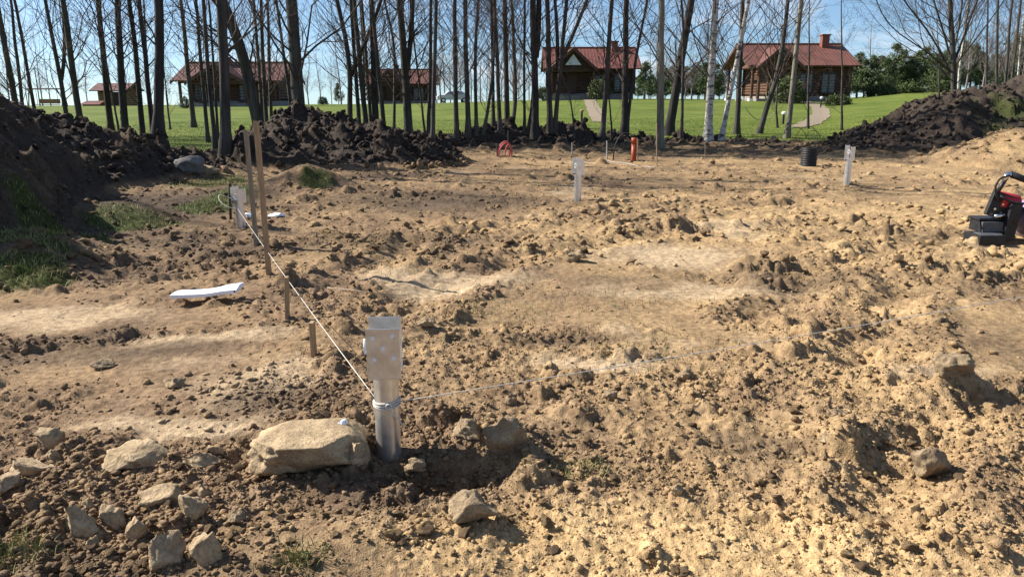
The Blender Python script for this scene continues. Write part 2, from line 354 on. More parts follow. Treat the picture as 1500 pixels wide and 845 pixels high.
def lugs(x, y):
    out = np.zeros_like(x)
    for P, w in RUTS:
        d = np.full_like(x, 1e9); sg = np.zeros_like(x); acc = 0
        for (x0, y0), (x1, y1) in zip(P[:-1], P[1:]):
            dx, dy = x1-x0, y1-y0; L = math.hypot(dx, dy); t = np.clip(((x-x0)*dx+(y-y0)*dy)/(L*L), 0, 1); dd = np.hypot(x-x0-t*dx, y-y0-t*dy); k = dd < d; d = np.where(k, dd, d); sg = np.where(k, acc+t*L, sg); acc += L
        out = np.maximum(out, np.exp(-(d/(w*1.1))**4)*smooth(-.2, .5, np.sin(2*math.pi*(sg/.13+d*2.2))+.5*fbm(x, y, .3, 2, 251)))
    return out
def grassy(x, y): # rough grass surviving on the left of the plot
    g = np.zeros_like(x); wx = x+.4*fbm(x, y, .9, 3, 301); wy = y+.4*fbm(x, y, .9, 3, 305)
    for (px, py), rx, ry in (((30, 385), .75, .55), ((190, 330), .7, .5), ((310, 300), .6, 1.2), ((470, 262), .7, .8), ((320, 265), .9, 1.5), ((95, 352), .8, .4)):
        c = gpt(px, py); g = np.maximum(g, smooth(.05, .5, ell(wx, wy, c[0], c[1], rx, ry)))
    return g
TURF = []
def turf(x, y):
    g = np.zeros_like(x); wx = x+.25*fbm(x, y, .5, 3, 311); wy = y+.25*fbm(x, y, .5, 3, 315)
    for c, rx, ry in TURF: g = np.maximum(g, smooth(.05, .5, ell(wx, wy, c[0], c[1], rx, ry)))
    return g
def height(x, y, full=False):
    x = np.asarray(x, float); y = np.asarray(y, float)
    b = base(x, y); r = np.hypot(x, y)
    hh = heap_h(x, y); hz = np.maximum.reduce(list(hh.values()))
    onheap = smooth(.03, .3, hz)
    le = lawn_edge(x)+.55*fbm(x, y, 1.3, 3, 55)+.25*pn(x*3, y*3, 57)
    lawn = smooth(-.25, .25, y-le)*(1-smooth(.05, .15, hz))
    pale, ch, rut, rb = masks(x, y)
    plot = (1-lawn)
    near = 1-smooth(45, 80, r)
    z = .055*fbm(x, y, 3.2, 3, 1)+.035*fbm(x, y, 1.1, 3, 9)
    ch2 = ch*(1-onheap)
    lum = bumps(x, y, .46, 31, .42, .05, .19, .55)*smooth(.35, .85, ch2)
    lum = np.maximum(lum, bumps(x, y, .20, 41, .45, .02, .075, .7)*smooth(.12, .6, ch2))
    lum = np.maximum(lum, bumps(x, y, .085, 51, .42, .008, .034, .7)*(.10+.85*smooth(.0, .45, ch2)))
    lum = np.maximum(lum, bumps(x, y, .04, 61, .4, .004, .015, .7)*(.2+.7*smooth(.0, .35, ch2)))
    rough = (.024+.055*ch2)*fbm(x, y, .34, 6, 13, .62)*(1-.7*pale)-.035*np.abs(fbm(x, y, .16, 4, 19, .62))*(.35+ch2)+.012*np.abs(fbm(x, y, .07, 3, 23, .6))*(.4+ch2)
    z = z+lum+rough-.05*rut*(1-.7*pale)+.035*rb+.022*lugs(x, y)*(1-.5*pale)
    # dug hole by the near pile, sandy hump and the scar under the boulder
    z = z-.13*smooth(0, .8, ell(x, y, *gpt(655, 690), .36, .20))+.07*smooth(0, .9, ell(x, y, *gpt(470, 800), .8, .35))+.06*smooth(0, .9, ell(x, y, *gpt(740, 655), .35, .3))
    # turf hump at the left, hollow before it
    z = z+.26*smooth(0, .8, ell(x, y, -4.5, 6.7, 1.3, 1.2))-.12*smooth(0, .8, ell(x, y, -4.6, 5.6, .9, .5))+.2*smooth(0, .8, ell(x, y, -5.0, 9.4, 1.1, 1.0))
    z = z+.34*smooth(0, .9, ell(x, y, *gpt(450, 272), 1.0, .7))+.16*smooth(0, .9, ell(x, y, *gpt(360, 290), .8, .6))
    # dug strip along the back edge
    strip = smooth(18.0, 21.0, y)*(1-smooth(-.2, .6, y-le))*smooth(-2.5, -1, x)
    z = z+strip*(.07+.22*np.maximum(0, fbm(x, y, .9, 4, 91))+bumps(x, y, .5, 93, .6, .06, .2, .7))
    z = z*plot
    hzr = hz*(1+.22*fbm(x, y, 1.2, 4, 101))+onheap*(1-.55*smooth(.05, .3, hh['sand']))*(.16*fbm(x, y, .7, 5, 103, .6)+bumps(x, y, .62, 105, .65, .10, .30, .85)+bumps(x, y, .28, 109, .7, .05, .14, .9)+bumps(x, y, .12, 113, .5, .02, .05, .8)-.10*np.abs(fbm(x, y, .5, 4, 117)))
    z = z*(1-onheap)+np.where(hz > 0, hzr, 0)
    z = z+lawn*(.03*fbm(x, y, 2.2, 3, 121)+.05*fbm(x, y, 7, 3, 123)*smooth(0, 3, y-le))*near
    z = b+z*near
    if not full: return z
    # colour masks: dark topsoil with painted shade, pale silt, yellow sand, grass
    hd = np.maximum.reduce([hh[k] for k in ('left', 'mid', 'bank', 'right')]); hs = hh['sand']
    n = fbm(x, y, 1.3, 4, 401)
    sand = np.clip(.32+.40*x/np.maximum(r, 1)+.55*fbm(x, y, 2.4, 4, 405)+.35*fbm(x, y, .6, 4, 409)-.32*ch*smooth(-.1, .4, n), 0, 1)
    sand = np.maximum(sand, smooth(0, .6, ell(x, y, *gpt(1000, 800), 1.5, .5))*.9)
    sand = np.maximum(sand, smooth(0, .7, ell(x, y, 4.5, 9.0, 4.5, 4.5))*.85*(.75+.5*fbm(x, y, .7, 3, 417)))
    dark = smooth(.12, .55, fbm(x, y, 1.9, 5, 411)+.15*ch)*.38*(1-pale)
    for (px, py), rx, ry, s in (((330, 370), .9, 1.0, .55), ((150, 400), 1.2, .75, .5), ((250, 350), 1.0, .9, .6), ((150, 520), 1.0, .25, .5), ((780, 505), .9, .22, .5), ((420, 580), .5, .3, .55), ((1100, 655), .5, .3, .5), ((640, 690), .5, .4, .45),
                                ((60, 835), .5, .2, .5), ((640, 295), 2.8, 1.8, .72), ((320, 290), 1.4, 2.6, .8), ((450, 266), 1.5, 1.1, .9), ((560, 258), 1.4, .9, .7), ((880, 262), 2.5, 1.6, .4), ((1180, 410), .9, .6, .45), ((1440, 420), 1.0, .6, .35), ((480, 360), 1.3, .7, .5), ((300, 850), .9, .2, .3)):  # widest ellipse paints the mid-plot tree shadow into the soil colour
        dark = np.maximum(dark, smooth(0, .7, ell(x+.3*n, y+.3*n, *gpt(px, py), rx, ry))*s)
    dark = np.maximum(dark, strip*np.clip(.62+.8*fbm(x, y, .8, 3, 421), 0, 1))
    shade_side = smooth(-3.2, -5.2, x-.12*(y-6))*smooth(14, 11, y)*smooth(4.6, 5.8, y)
    dark = np.maximum(dark, shade_side*.8)  # shade beside the left heap, painted as darker soil colour
    dark = np.maximum(dark, smooth(.02, .16, hd)*np.clip(1.0-.10*np.maximum(0, n), 0, 1)*(1-smooth(.0, .15, hs-hd*.4)))
    dark = dark*(1-.30*smooth(.1, .5, hh['left'])*smooth(-.1, .4, fbm(x, y, .9, 3, 451)))
    dark = np.clip(dark, 0, 1)*(1-smooth(.05, .2, hs)*smooth(0, .3, hs-hd))
    sand = np.where(hs > .08, np.clip(.45+.5*n, .15, .75), sand)
    g = grassy(x, y)*(1-smooth(.15, .4, hh['left']))*(.55+.45*smooth(-.2, .3, fbm(x, y, .4, 3, 431)))
    g = np.maximum(g, turf(x, y)*.9); g = np.maximum(g, smooth(0, .6, ell(x, y, 13.0, 20.6, 1.0, 1.2))*.8*smooth(-.2, .2, fbm(x, y, .5, 3, 441)))
    g = np.maximum(g, smooth(.2, .6, fbm(x, y, .8, 4, 437))*smooth(.3, 1.2, hh['right'])*.35*smooth(13, 15, x))
    dark = np.where(lawn > .5, np.clip(smooth(-.05, .35, fbm(x, y, 1.6, 4, 461)-.10*(y-le)+.25)*.75, 0, .8), dark)
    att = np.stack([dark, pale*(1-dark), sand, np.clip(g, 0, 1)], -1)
    kind = np.zeros(x.shape, int)
    kind[lawn > .5] = 1
    for i, k in enumerate(('left', 'mid', 'bank', 'right', 'sand')):
        kind[(hh[k] > .10) & (hh[k] >= hz-1e-9) & (r > 3)] = 2+i
    return z, att, kind
def H1(x, y): return float(height(np.array([x]), np.array([y]))[0])
def ground(px, py):
    """spot on the real ground under a picture point"""
    d = ray(px, py); t = np.linspace(1.5, 90, 1600)*1.0; t = np.concatenate([np.linspace(1.5, 12, 900), np.linspace(12, 120, 1600)])
    X, Y, Z = d[0]*t, d[1]*t, EYE+d[2]*t
    hit = np.nonzero(Z < base(X, Y))[0]; i = hit[0] if len(hit) else len(t)-1
    t = np.linspace(t[i]*.72, t[i]*1.12, 420); X, Y, Z = d[0]*t, d[1]*t, EYE+d[2]*t
    hit = np.nonzero(Z < height(X, Y))[0]; i = hit[0] if len(hit) else len(t)-1
    return np.array([X[i], Y[i], H1(X[i], Y[i])])

for px_, py_, rx_, ry_ in ((55, 312, .35, .25), (50, 352, .6, .3), (25, 388, .6, .35), (185, 331, .5, .22), (310, 300, .5, .9), (465, 262, .4, .3)): TURF.append((ground(px_, py_), rx_, ry_))
dth = .0029
th_d = np.arange(-.74, .74, dth)
def outer(a, b, n): s = np.linspace(0, 1, n+1)[1:]; return a+(b-a)*s**1.7
th = np.concatenate([outer(-.74, -math.pi, 50)[::-1], th_d, outer(th_d[-1], math.pi, 50)])
rr = [.3, .6, .9, 1.2, 1.5, 1.7]
q = 1.8
while q < 27: rr.append(q); q *= 1.0034
while q < 120: rr.append(q); q *= 1.012
while q < 4200: rr.append(q); q *= 1.10
rr = np.array(rr)
RRg, THg = np.meshgrid(rr, th, indexing='ij')
GX = (RRg*np.sin(THg)).ravel(); GY = (RRg*np.cos(THg)).ravel()
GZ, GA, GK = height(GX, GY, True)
nr, nth = RRg.shape
ii, jj = np.meshgrid(np.arange(nr-1), np.arange(nth-1), indexing='ij'); k0 = (ii*nth+jj).ravel()
QF = np.stack([k0, k0+nth, k0+nth+1, k0+1], -1)[:, ::-1]
# normals must look up
FK = np.max(GK[QF[:, :1]], axis=1)
PARTS = [('ground', 'soil', None, None), ('lawn', 'lawn', None, None),
 ('soil_heap', 'soil', 'large dark heap of dug earth with a grassy foot, beside the tall laths', 'soil heap'),
 ('soil_heap', 'soil', 'black topsoil heap with a lumpy crest behind the two tall laths', 'soil heap'),
 ('soil_bank', 'soil', 'low dark bank of turned earth behind the red conduit loops', 'soil bank'),
 ('soil_heap', 'soil', 'black topsoil heap rising behind the black corrugated pipe stub', 'soil heap'),
 ('sand_heap', 'soil', 'pale sandy heap beside the black topsoil heap', 'sand heap')]
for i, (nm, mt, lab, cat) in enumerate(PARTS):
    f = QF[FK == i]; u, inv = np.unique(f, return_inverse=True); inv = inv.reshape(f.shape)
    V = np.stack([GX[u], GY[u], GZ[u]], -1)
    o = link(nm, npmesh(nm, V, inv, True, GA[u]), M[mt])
    if lab: tag(o, lab, cat)
    else: tag(o, kind='structure')

# ------------------------------------------------------------------ lumps and stones
def ico(sub):
    import bmesh
    bm = bmesh.new(); bmesh.ops.create_icosphere(bm, subdivisions=sub, radius=1); bm.verts.ensure_lookup_table()
    V = np.array([v.co[:] for v in bm.verts]); Fc = np.array([[v.index for v in f.verts] for f in bm.faces]); bm.free(); return V, Fc
ICO = {s: ico(s) for s in (1, 2, 3, 4)}
def n3(P, wl, seed):
    return (pn(P[:, 0]/wl+P[:, 2]*.7, P[:, 1]/wl, seed)+pn(P[:, 1]/wl+3.3, P[:, 2]/wl+P[:, 0]*.6, seed+1)+pn(P[:, 2]/wl+7.7, P[:, 0]/wl, seed+2))/2
def rock_shape(sub, seed, cuts=7, cutd=.62, amp=.16, fine=.05):
    V, Fc = ICO[sub]; P = V.copy(); rg = np.random.default_rng(seed)
    for _ in range(cuts):
        n = rg.normal(size=3); n /= np.linalg.norm(n); d = cutd+.3*rg.random(); s = P@n; P = P-np.outer(np.maximum(s-d, 0), n)
    P = P*(1+amp*n3(P, .8, seed)+fine*n3(P, .33, seed+9)+fine*.5*n3(P, .14, seed+19))[:, None]
    P /= np.abs(P).max(0); return P, Fc
# thousands of crumbs and lumps, one object; the 300 that show largest are things of their own
def scatter(n, r0, r1, s0, s1, mask=True, seed=1):
    rg = np.random.default_rng(seed); r = np.exp(rg.uniform(math.log(r0), math.log(r1), n)); t = rg.uniform(-.72, .72, n)
    x, y = r*np.sin(t), r*np.cos(t); s = s0*(s1/s0)**(rg.random(n)**1.6)
    pale, ch, rut, rb = masks(x, y); hh = heap_h(x, y); hz = np.maximum.reduce(list(hh.values())); le = lawn_edge(x)
    keep = rg.random(n) < np.clip(.05+.95*ch**1.5-.5*pale, .015, 1); keep |= (hz > .1) & (rg.random(n) < .8); keep &= (y < le-.2) | (hz > .15)
    return x[keep], y[keep], s[keep]
sets = [scatter(48000, 1.9, 5.2, .005, .014, seed=1), scatter(26000, 1.9, 9, .011, .028, seed=2), scatter(4200, 2.0, 20, .02, .06, seed=3), scatter(4500, 7, 24, .04, .13, seed=4), scatter(5500, 5, 18, .02, .06, seed=6)]
rgs = np.random.default_rng(9)
for (px_, py_, sx_, sy_, nn_) in ((180, 735, .42, .26, 2600), (230, 815, .25, .10, 700), (60, 690, .3, .15, 600), (660, 655, .34, .22, 1300), (1120, 555, .55, .2, 700), (1400, 640, .4, .25, 700), (430, 575, .35, .2, 900)):
    c_ = gpt(px_, py_); sets.append((rgs.normal(c_[0], sx_, nn_), rgs.normal(c_[1], sy_, nn_), .008*(5.5**(rgs.random(nn_)**2.2))))
cx = np.concatenate([s[0] for s in sets]); cy = np.concatenate([s[1] for s in sets]); cs = np.concatenate([s[2] for s in sets])
cz, catt, ckind = height(cx, cy, True)
score = cs/np.hypot(cx, cy)*(np.abs(np.arctan2(cx, cy)) < .6)*(ckind == 0)
big = np.argsort(-score)[:300]
protos_c = []
for i in range(12):
    P, Fc = rock_shape(3, 500+i, 9, .42, .42, .22); me = npmesh('soil_clod', P, Fc, True, np.tile([[.12+.2*random.random(), 0, random.random()*.8, 0]], (len(P), 1))); protos_c.append(me)
cmats = {}
rest = np.ones(len(cx), bool); rest[big] = False
Vb, Fb = ICO[1]; shapes = []
for i in range(24):
    P, _ = rock_shape(1, 800+i, 7, .4, .5, .2); shapes.append(P)
shapes = np.array(shapes)
idx = np.nonzero(rest)[0]; nI = len(idx); rg = np.random.default_rng(5)
sh = shapes[rg.integers(0, 24, nI)]; az = rg.uniform(0, 6.283, nI)[:, None]
sx = cs[idx][:, None]*.5*rg.uniform(.75, 1.35, (nI, 1)); sy = cs[idx][:, None]*.5*rg.uniform(.75, 1.35, (nI, 1)); sz = cs[idx][:, None]*.5*rg.uniform(.5, .95, (nI, 1))
lx, ly, lz = sh[:, :, 0]*sx, sh[:, :, 1]*sy, sh[:, :, 2]*sz
CV = np.stack([lx*np.cos(az)-ly*np.sin(az)+cx[idx][:, None], lx*np.sin(az)+ly*np.cos(az)+cy[idx][:, None], lz+cz[idx][:, None]+sz*.35], -1).reshape(-1, 3)
CF = (Fb[None]+(np.arange(nI)*len(Vb))[:, None, None]).reshape(-1, 3)
ca = catt[idx].copy(); ca[:, 3] *= .3; ca[:, 2] = np.clip(ca[:, 2]+rg.uniform(-.2, .35, nI), 0, 1); ca[:, 0] *= .7
tag(link('loose_soil', npmesh('loose_soil', CV, CF, False, np.repeat(ca, len(Vb), 0)), M['soil']), 'loose crumbs and lumps of soil strewn over the dug ground', 'loose soil', kind='stuff')
# lumps lying on the black heaps
MARKS = [(gpt(567, 690), 'around the foot of the nearest screw pile'), (gpt(230, 790), 'among the loose stone pile'), (gpt(305, 450), 'around the white plastic profile'), (gpt(1365, 700), 'around the wedge-shaped clod'), (gpt(1100, 520), 'under the string across open sand'),
         (gpt(690, 412), 'around the pale silt patches'), (gpt(1446, 356), 'in front of the hydraulic machine'), (gpt(385, 380), 'around the tall laths'), (gpt(846, 300), 'around the screw pile before the orange pipe'), (gpt(1240, 280), 'around the screw pile by the black ribbed pipe'), (gpt(950, 800), 'on the yellow sand below the dug hole'), (gpt(460, 520), 'around the stubby wooden stake')]
hx, hy, hs_ = [], [], []
rgh = np.random.default_rng(77)
for kk, cnt in (('left', 2200), ('mid', 1900), ('bank', 800), ('right', 1800), ('sand', 200)):
    pts_ = np.array(HEAPS[kk]); i0 = rgh.integers(0, len(pts_)-1, cnt); f0 = rgh.random(cnt)[:, None]; q_ = pts_[i0]*(1-f0)+pts_[i0+1]*f0; aa = rgh.uniform(0, 6.283, cnt); dd = rgh.random(cnt)**.6*q_[:, 3]*1.02
    hx.append(q_[:, 0]+np.cos(aa)*dd); hy.append(q_[:, 1]+np.sin(aa)*dd); hs_.append(.04*(5.2**(rgh.random(cnt)**2.0)))
hx = np.concatenate(hx); hy = np.concatenate(hy); hs_ = np.concatenate(hs_); hzz, hat, hk = height(hx, hy, True); V2, F2 = ICO[2]
shp = np.array([rock_shape(2, 880+i, 8, .42, .5, .3)[0] for i in range(24)]); nH = len(hx); q3 = shp[rgh.integers(0, 24, nH)]*(hs_[:, None, None]*.5)*rgh.uniform(.65, 1.35, (nH, 1, 3)); aa = rgh.uniform(0, 6.283, nH)[:, None]
HV = np.stack([q3[:, :, 0]*np.cos(aa)-q3[:, :, 1]*np.sin(aa)+hx[:, None], q3[:, :, 0]*np.sin(aa)+q3[:, :, 1]*np.cos(aa)+hy[:, None], q3[:, :, 2]+hzz[:, None]+hs_[:, None]*.15], -1).reshape(-1, 3)
hat[:, 3] *= .5
tag(link('heap_lumps', npmesh('heap_lumps', HV, (F2[None]+(np.arange(nH)*len(V2))[:, None, None]).reshape(-1, 3), False, np.repeat(hat, len(V2), 0)), M['soil']), 'dark lumps of earth covering the heaps and the bank', 'earth lumps', kind='stuff')
for j, k in enumerate(big):
    me = protos_c[j % 12]
    o = link('soil_clod', me, M['soil']); s = cs[k]*.5
    o.scale = (s*random.uniform(.8, 1.3), s*random.uniform(.8, 1.3), s*random.uniform(.55, .95)); o.rotation_euler = (random.uniform(-.3, .3), random.uniform(-.3, .3), random.uniform(0, 6.28))
    o.location = (cx[k], cy[k], cz[k]+o.scale.z*.45)
    wh = min(MARKS, key=lambda q: math.hypot(q[0][0]-cx[k], q[0][1]-cy[k]))[1]; tag(o, 'loose dry clod of brown soil lying '+wh, 'clod', 'loose clods of soil '+wh)

def stone(px, py, wpx, hpx, label, name='stone', m='stone', flat=1.0, seed=0, bury=.25, sub=4, cuts=13, cutd=.42, amp=.22, fine=.2, rz=None, deep=1.0, cat=None):
    p = ground(px, py); zc = p[1]*math.cos(PITCH)+(EYE-p[2])*math.sin(PITCH); w = wpx*zc/F; h = hpx*zc/F*.95
    P, Fc = rock_shape(sub, 1000+seed, cuts, cutd, amp, fine)
    dep = w*.72*deep; P = P*np.array([w/2, dep/2, h/2*(1+bury)])
    a = random.uniform(-.3, .3) if rz is None else rz; c, s = math.cos(a), math.sin(a)
    P = np.stack([P[:, 0]*c-P[:, 1]*s, P[:, 0]*s+P[:, 1]*c, P[:, 2]], -1)
    o = link(name, npmesh(name, P, Fc, True), M[m]); zz = float(np.mean(height(np.array([p[0]-w*.3, p[0], p[0]+w*.3]), np.full(3, p[1]+dep*.4))))
    o.location = (p[0], p[1]+dep*.4, zz+h/2*(1-bury)); tag(o, label, cat or ('clod' if 'clod' in name else 'stone')); return o
def sandstone_block():
    # the big flat-topped pale block by the near pile
    import bmesh
    bm = bmesh.new(); bmesh.ops.create_cube(bm, size=2); bmesh.ops.subdivide_edges(bm, edges=bm.edges[:], cuts=22, use_grid_fill=True)
    P = np.array([v.co[:] for v in bm.verts]); bm.verts.index_update(); Fc = np.array([[v.index for v in f.verts] for f in bm.faces]); bm.free()
    P = np.sign(P)*np.abs(P)**1.0; l = np.linalg.norm(P, axis=1)/np.maximum(np.abs(P).max(1), 1e-6)
    P = P*(1-.13*(l[:, None]-1)); rg = np.random.default_rng(3)
    for n, d in (((.9, -.5, .35), .98), ((-.9, -.6, .2), 1.02), ((.25, -.85, -.5), .98), ((-.3, -.5, -.9), 1.15), ((.95, .1, .5), 1.05), ((-.8, .2, .65), 1.12)):
        n = np.array(n); n = n/np.linalg.norm(n); s = P@n; P = P-np.outer(np.maximum(s-d, 0), n)
    side = 1-np.clip(np.abs(P[:, 2])*1.2-.2, 0, 1)*.5
    disp = .10*n3(P, .9, 33)+.10*n3(P, .4, 37)+.07*n3(P, .16, 39)-.16*np.exp(-((P[:, 0]+.38+.15*P[:, 2])/.07)**2)*(P[:, 1] < .2)
    nn = P/np.linalg.norm(P, axis=1)[:, None]; P = P+nn*(disp*side)[:, None]
    P = P*np.array([.24, .16, .088]); P[:, 2] += .03*P[:, 0]; P[:, 1] -= .45*P[:, 2]
    p = ground(440, 703); o = link('sandstone_block', npmesh('sandstone_block', P, Fc, True), M['stone'])
    o.location = (p[0], p[1]+.16, p[2]+.062); o.rotation_euler = (-.02, .02, .10); tag(o, 'big flat-topped pale block of stone beside the nearest screw pile', 'stone')
sandstone_block()
STN = [
 (229, 745, 84, 42, 'flat tan slab of stone below the line of pale buried slabs', {}),
 (176, 698, 108, 26, 'long pale slab sunk level in the crumbly soil', {'bury': .5}),
 (284, 690, 62, 24, 'pale slab half buried beside the long sunken slab', {'bury': .4}),
 (110, 787, 58, 40, 'rounded pale stone leaning on a dark hollow', {}),
 (165, 778, 48, 30, 'low brownish stone beside the rounded pale stone', {}),
 (193, 798, 40, 34, 'upright angular stone beside the low brownish stone', {}),
 (133, 804, 21, 23, 'small pale pebble standing alone with a dark shadow', {}),
 (277, 780, 48, 38, 'blocky stone resting on the two largest loose stones', {}),
 (231, 838, 68, 50, 'craggy grey-tan stone of the loose pile, split on top', {}),
 (293, 832, 62, 52, 'craggy stone of the loose pile with a bright sloping face', {}),
 (30, 702, 74, 24, 'broad pale slab lying flush in the soil', {'bury': .5}),
 (6, 722, 44, 24, 'pale slab fragment below the broad flush slab', {}),
 (66, 657, 42, 22, 'tan lump above the broad flush slab', {}),
 (72, 681, 24, 22, 'round tan lump at the end of the broad flush slab', {}),
 (125, 748, 24, 20, 'small tan stone above the rounded pale stone', {}),
 (292, 732, 32, 20, 'small tan stone right against the flat tan slab', {}),
 (315, 672, 28, 16, 'small flat stone uphill of the half-buried slab', {}),
 (520, 688, 44, 40, 'pale lump wedged between the big block and the screw pile', {}),
 (607, 700, 36, 22, 'pale stone at the foot of the nearest screw pile', {}),
 (1212, 643, 24, 16, 'small pale stone shining on dark crumbled soil', {}),
 (991, 730, 22, 16, 'small pale stone alone on sandy soil', {}),
 (300, 256, 40, 14, 'small pale stone on the grass near the grey boulder', {})]
for i, (px, py, w, h, lab, k) in enumerate(STN): stone(px, py, w*1.0, h*1.0, lab, seed=i, **{'bury': .5, **k})
CLD = [
 (734, 683, 76, 54, 'big rounded clod on the rim of the hole by the nearest pile'), (685, 648, 48, 28, 'crumbly clod behind the hole by the nearest pile'),
 (690, 778, 92, 48, 'broad earth clod below the hole by the nearest pile'), (751, 594, 26, 22, 'lone round clod just below the slack string'),
 (1366, 706, 66, 56, 'wedge-shaped clod of earth with a dark shaded face'), (1402, 567, 64, 34, 'pale hump of a clod below the end of the string'),
 (1005, 560, 30, 22, 'brown clod right under the string'), (895, 587, 26, 18, 'small clod below the string, beside bare sand'), (1232, 607, 34, 20, 'flat brown clod on crumbled ground'),
 (845, 386, 34, 22, 'dark clod lying alone on level sand'), (625, 482, 34, 13, 'flat dark clod behind the nearest pile'), (345, 772, 32, 26, 'dark clod uphill of the loose stone pile'),
 (148, 542, 38, 12, 'flat dark clod on the pale trampled soil'), (250, 570, 40, 14, 'long flat clod among crumbs above the stones')]
for i, (px, py, w, h, lab) in enumerate(CLD): stone(px, py, w, h, lab, 'soil_clod', 'clod', seed=60+i, cuts=8, cutd=.5, amp=.34, fine=.22)
stone(276, 256, 50, 26, 'grey boulder at the toe of the large dark heap', 'boulder', 'grey_stone', seed=93, cuts=9, cutd=.55, bury=.35, amp=.2, fine=.1)

# ------------------------------------------------------------------ grass
def blades(x, y, h, w, seed, lean=.5):
    rg = np.random.default_rng(seed); n = len(x); z = height(x, y); hh = h*rg.uniform(.5, 1.3, n); a = rg.uniform(0, 6.283, n); b = rg.uniform(0, 6.283, n); l = rg.random(n)*lean*hh
    wx, wy = np.cos(a)*w*.5, np.sin(a)*w*.5; tx, ty = np.cos(b)*l, np.sin(b)*l
    V = np.stack([np.stack([x-wx, y-wy, z-.01], -1), np.stack([x+wx, y+wy, z-.01], -1), np.stack([x+tx*.4+wx*.7, y+ty*.4+wy*.7, z+hh*.6], -1), np.stack([x+tx*.4-wx*.7, y+ty*.4-wy*.7, z+hh*.6], -1), np.stack([x+tx, y+ty, z+hh], -1)], 1)
    i0 = np.arange(n)[:, None]*5
    return V.reshape(-1, 3), [i0+np.array([[0, 1, 2, 3]]), i0+np.array([[3, 2, 4]])]
rg = np.random.default_rng(21)
n = 90000; gy = 17+23*rg.random(n)**1.35; gx = gy*rg.uniform(-.72, .72, n)
hz = np.maximum.reduce(list(heap_h(gx, gy).values())); k = (gy > lawn_edge(gx)+rg.uniform(-.5, .35, n)) & (hz < .12)
V, Fg = blades(gx[k], gy[k], .038, .016, 1, 1.2)
tag(link('lawn_grass', npmesh('lawn_grass', V, Fg), M['blade']), 'mown green grass of the lawn under the bare trees', 'grass', kind='stuff')
n = 90000; r = np.exp(rg.uniform(math.log(4.5), math.log(16), n)); t = rg.uniform(-.75, 0, n); gx, gy = r*np.sin(t), r*np.cos(t)
g = grassy(gx, gy)*(1-smooth(.15, .4, heap_h(gx, gy)['left'])); g = np.maximum(g, turf(gx, gy)); k = rg.random(n) < g*1.1-.15
V, Fg = blades(gx[k], gy[k], .05, .007, 2, 1.4)
tag(link('rough_grass', npmesh('rough_grass', V, Fg), M['dryblade']), 'rough grass left growing at the foot of the large dark heap', 'grass', kind='stuff')
tx, ty = [], []
for (px, py, nn, sp) in ((440, 830, 130, .05), (5, 810, 260, .09), (850, 690, 90, .06), (600, 405, 60, .2), (860, 440, 260, .45), (960, 510, 160, .35), (70, 310, 500, .28), (730, 455, 160, .35)):
    c = gpt(px, py); tx.append(rg.normal(c[0], sp, nn)); ty.append(rg.normal(c[1], sp*.6, nn))
tx = np.concatenate(tx); ty = np.concatenate(ty)
V, Fg = blades(tx, ty, .045, .004, 3, 1.3)
tag(link('dry_grass', npmesh('dry_grass', V, Fg), M['dryblade']), 'sparse tufts of dry grass poking out of the dug soil', 'grass', kind='stuff')

# ------------------------------------------------------------------ trees
def tubes(P, Rd, sides):
    """many limbs at once: P (B, n, 3), Rd (B, n)"""
    B, n, _ = P.shape; T = np.gradient(P, axis=1); T /= np.maximum(np.linalg.norm(T, axis=2, keepdims=True), 1e-9)
    mt = T.mean(1); ref = np.eye(3)[np.argmin(np.abs(mt), axis=1)][:, None, :]
    U = np.cross(T, np.broadcast_to(ref, T.shape)); U /= np.maximum(np.linalg.norm(U, axis=2, keepdims=True), 1e-9); Wv = np.cross(T, U)
    a = np.linspace(0, 2*math.pi, sides, endpoint=False)
    V = P[:, :, None, :]+Rd[:, :, None, None]*(np.cos(a)[None, None, :, None]*U[:, :, None, :]+np.sin(a)[None, None, :, None]*Wv[:, :, None, :])
    b, i, k = np.meshgrid(np.arange(B), np.arange(n-1), np.arange(sides), indexing='ij'); k2 = (k+1) % sides; o = b*n*sides
    Fc = np.stack([o+i*sides+k, o+i*sides+k2, o+(i+1)*sides+k2, o+(i+1)*sides+k], -1).reshape(-1, 4)
    return V.reshape(-1, 3), Fc
def join(L):
    vs, fs, b = [], [], 0
    for V, Fc in L: vs.append(V); fs.append(Fc+b); b += len(V)
    return np.concatenate(vs), np.concatenate(fs)
def limbs(rg, S, D, L, r0, n=6, up=.3, wig=.10, r1=.25):
    """curved limbs from starts S along D"""
    B = len(S); s = np.linspace(0, 1, n)[None, :, None]; D = D/np.linalg.norm(D, axis=1, keepdims=True)
    w = np.cumsum(rg.normal(0, wig/math.sqrt(n), (B, n, 3)), 1); w -= w[:, :1]
    P = S[:, None]+L[:, None, None]*(D[:, None]*s+np.array([0, 0, up])*s*s+w*s)
    return P, r0[:, None]*(1-(1-r1)*np.linspace(0, 1, n)[None])
def pick(rg, P, Rd, k, lo, hi):
    B, n, _ = P.shape; b = np.repeat(np.arange(B), k); t = rg.uniform(lo, hi, len(b))*(n-1); i = np.minimum(t.astype(int), n-2); f = (t-i)[:, None]
    S = P[b, i]*(1-f)+P[b, i+1]*f; D = P[b, i+1]-P[b, i]; D /= np.maximum(np.linalg.norm(D, axis=1, keepdims=True), 1e-9); rr_ = Rd[b, i]*(1-f[:, 0])+Rd[b, i+1]*f[:, 0]
    return S, D, rr_, b, t/(n-1)
def spread(rg, D, amt):
    q = rg.normal(size=D.shape); q -= D*np.sum(q*D, 1, keepdims=True); q /= np.maximum(np.linalg.norm(q, axis=1, keepdims=True), 1e-9); return D*math.cos(amt)+q*math.sin(amt)
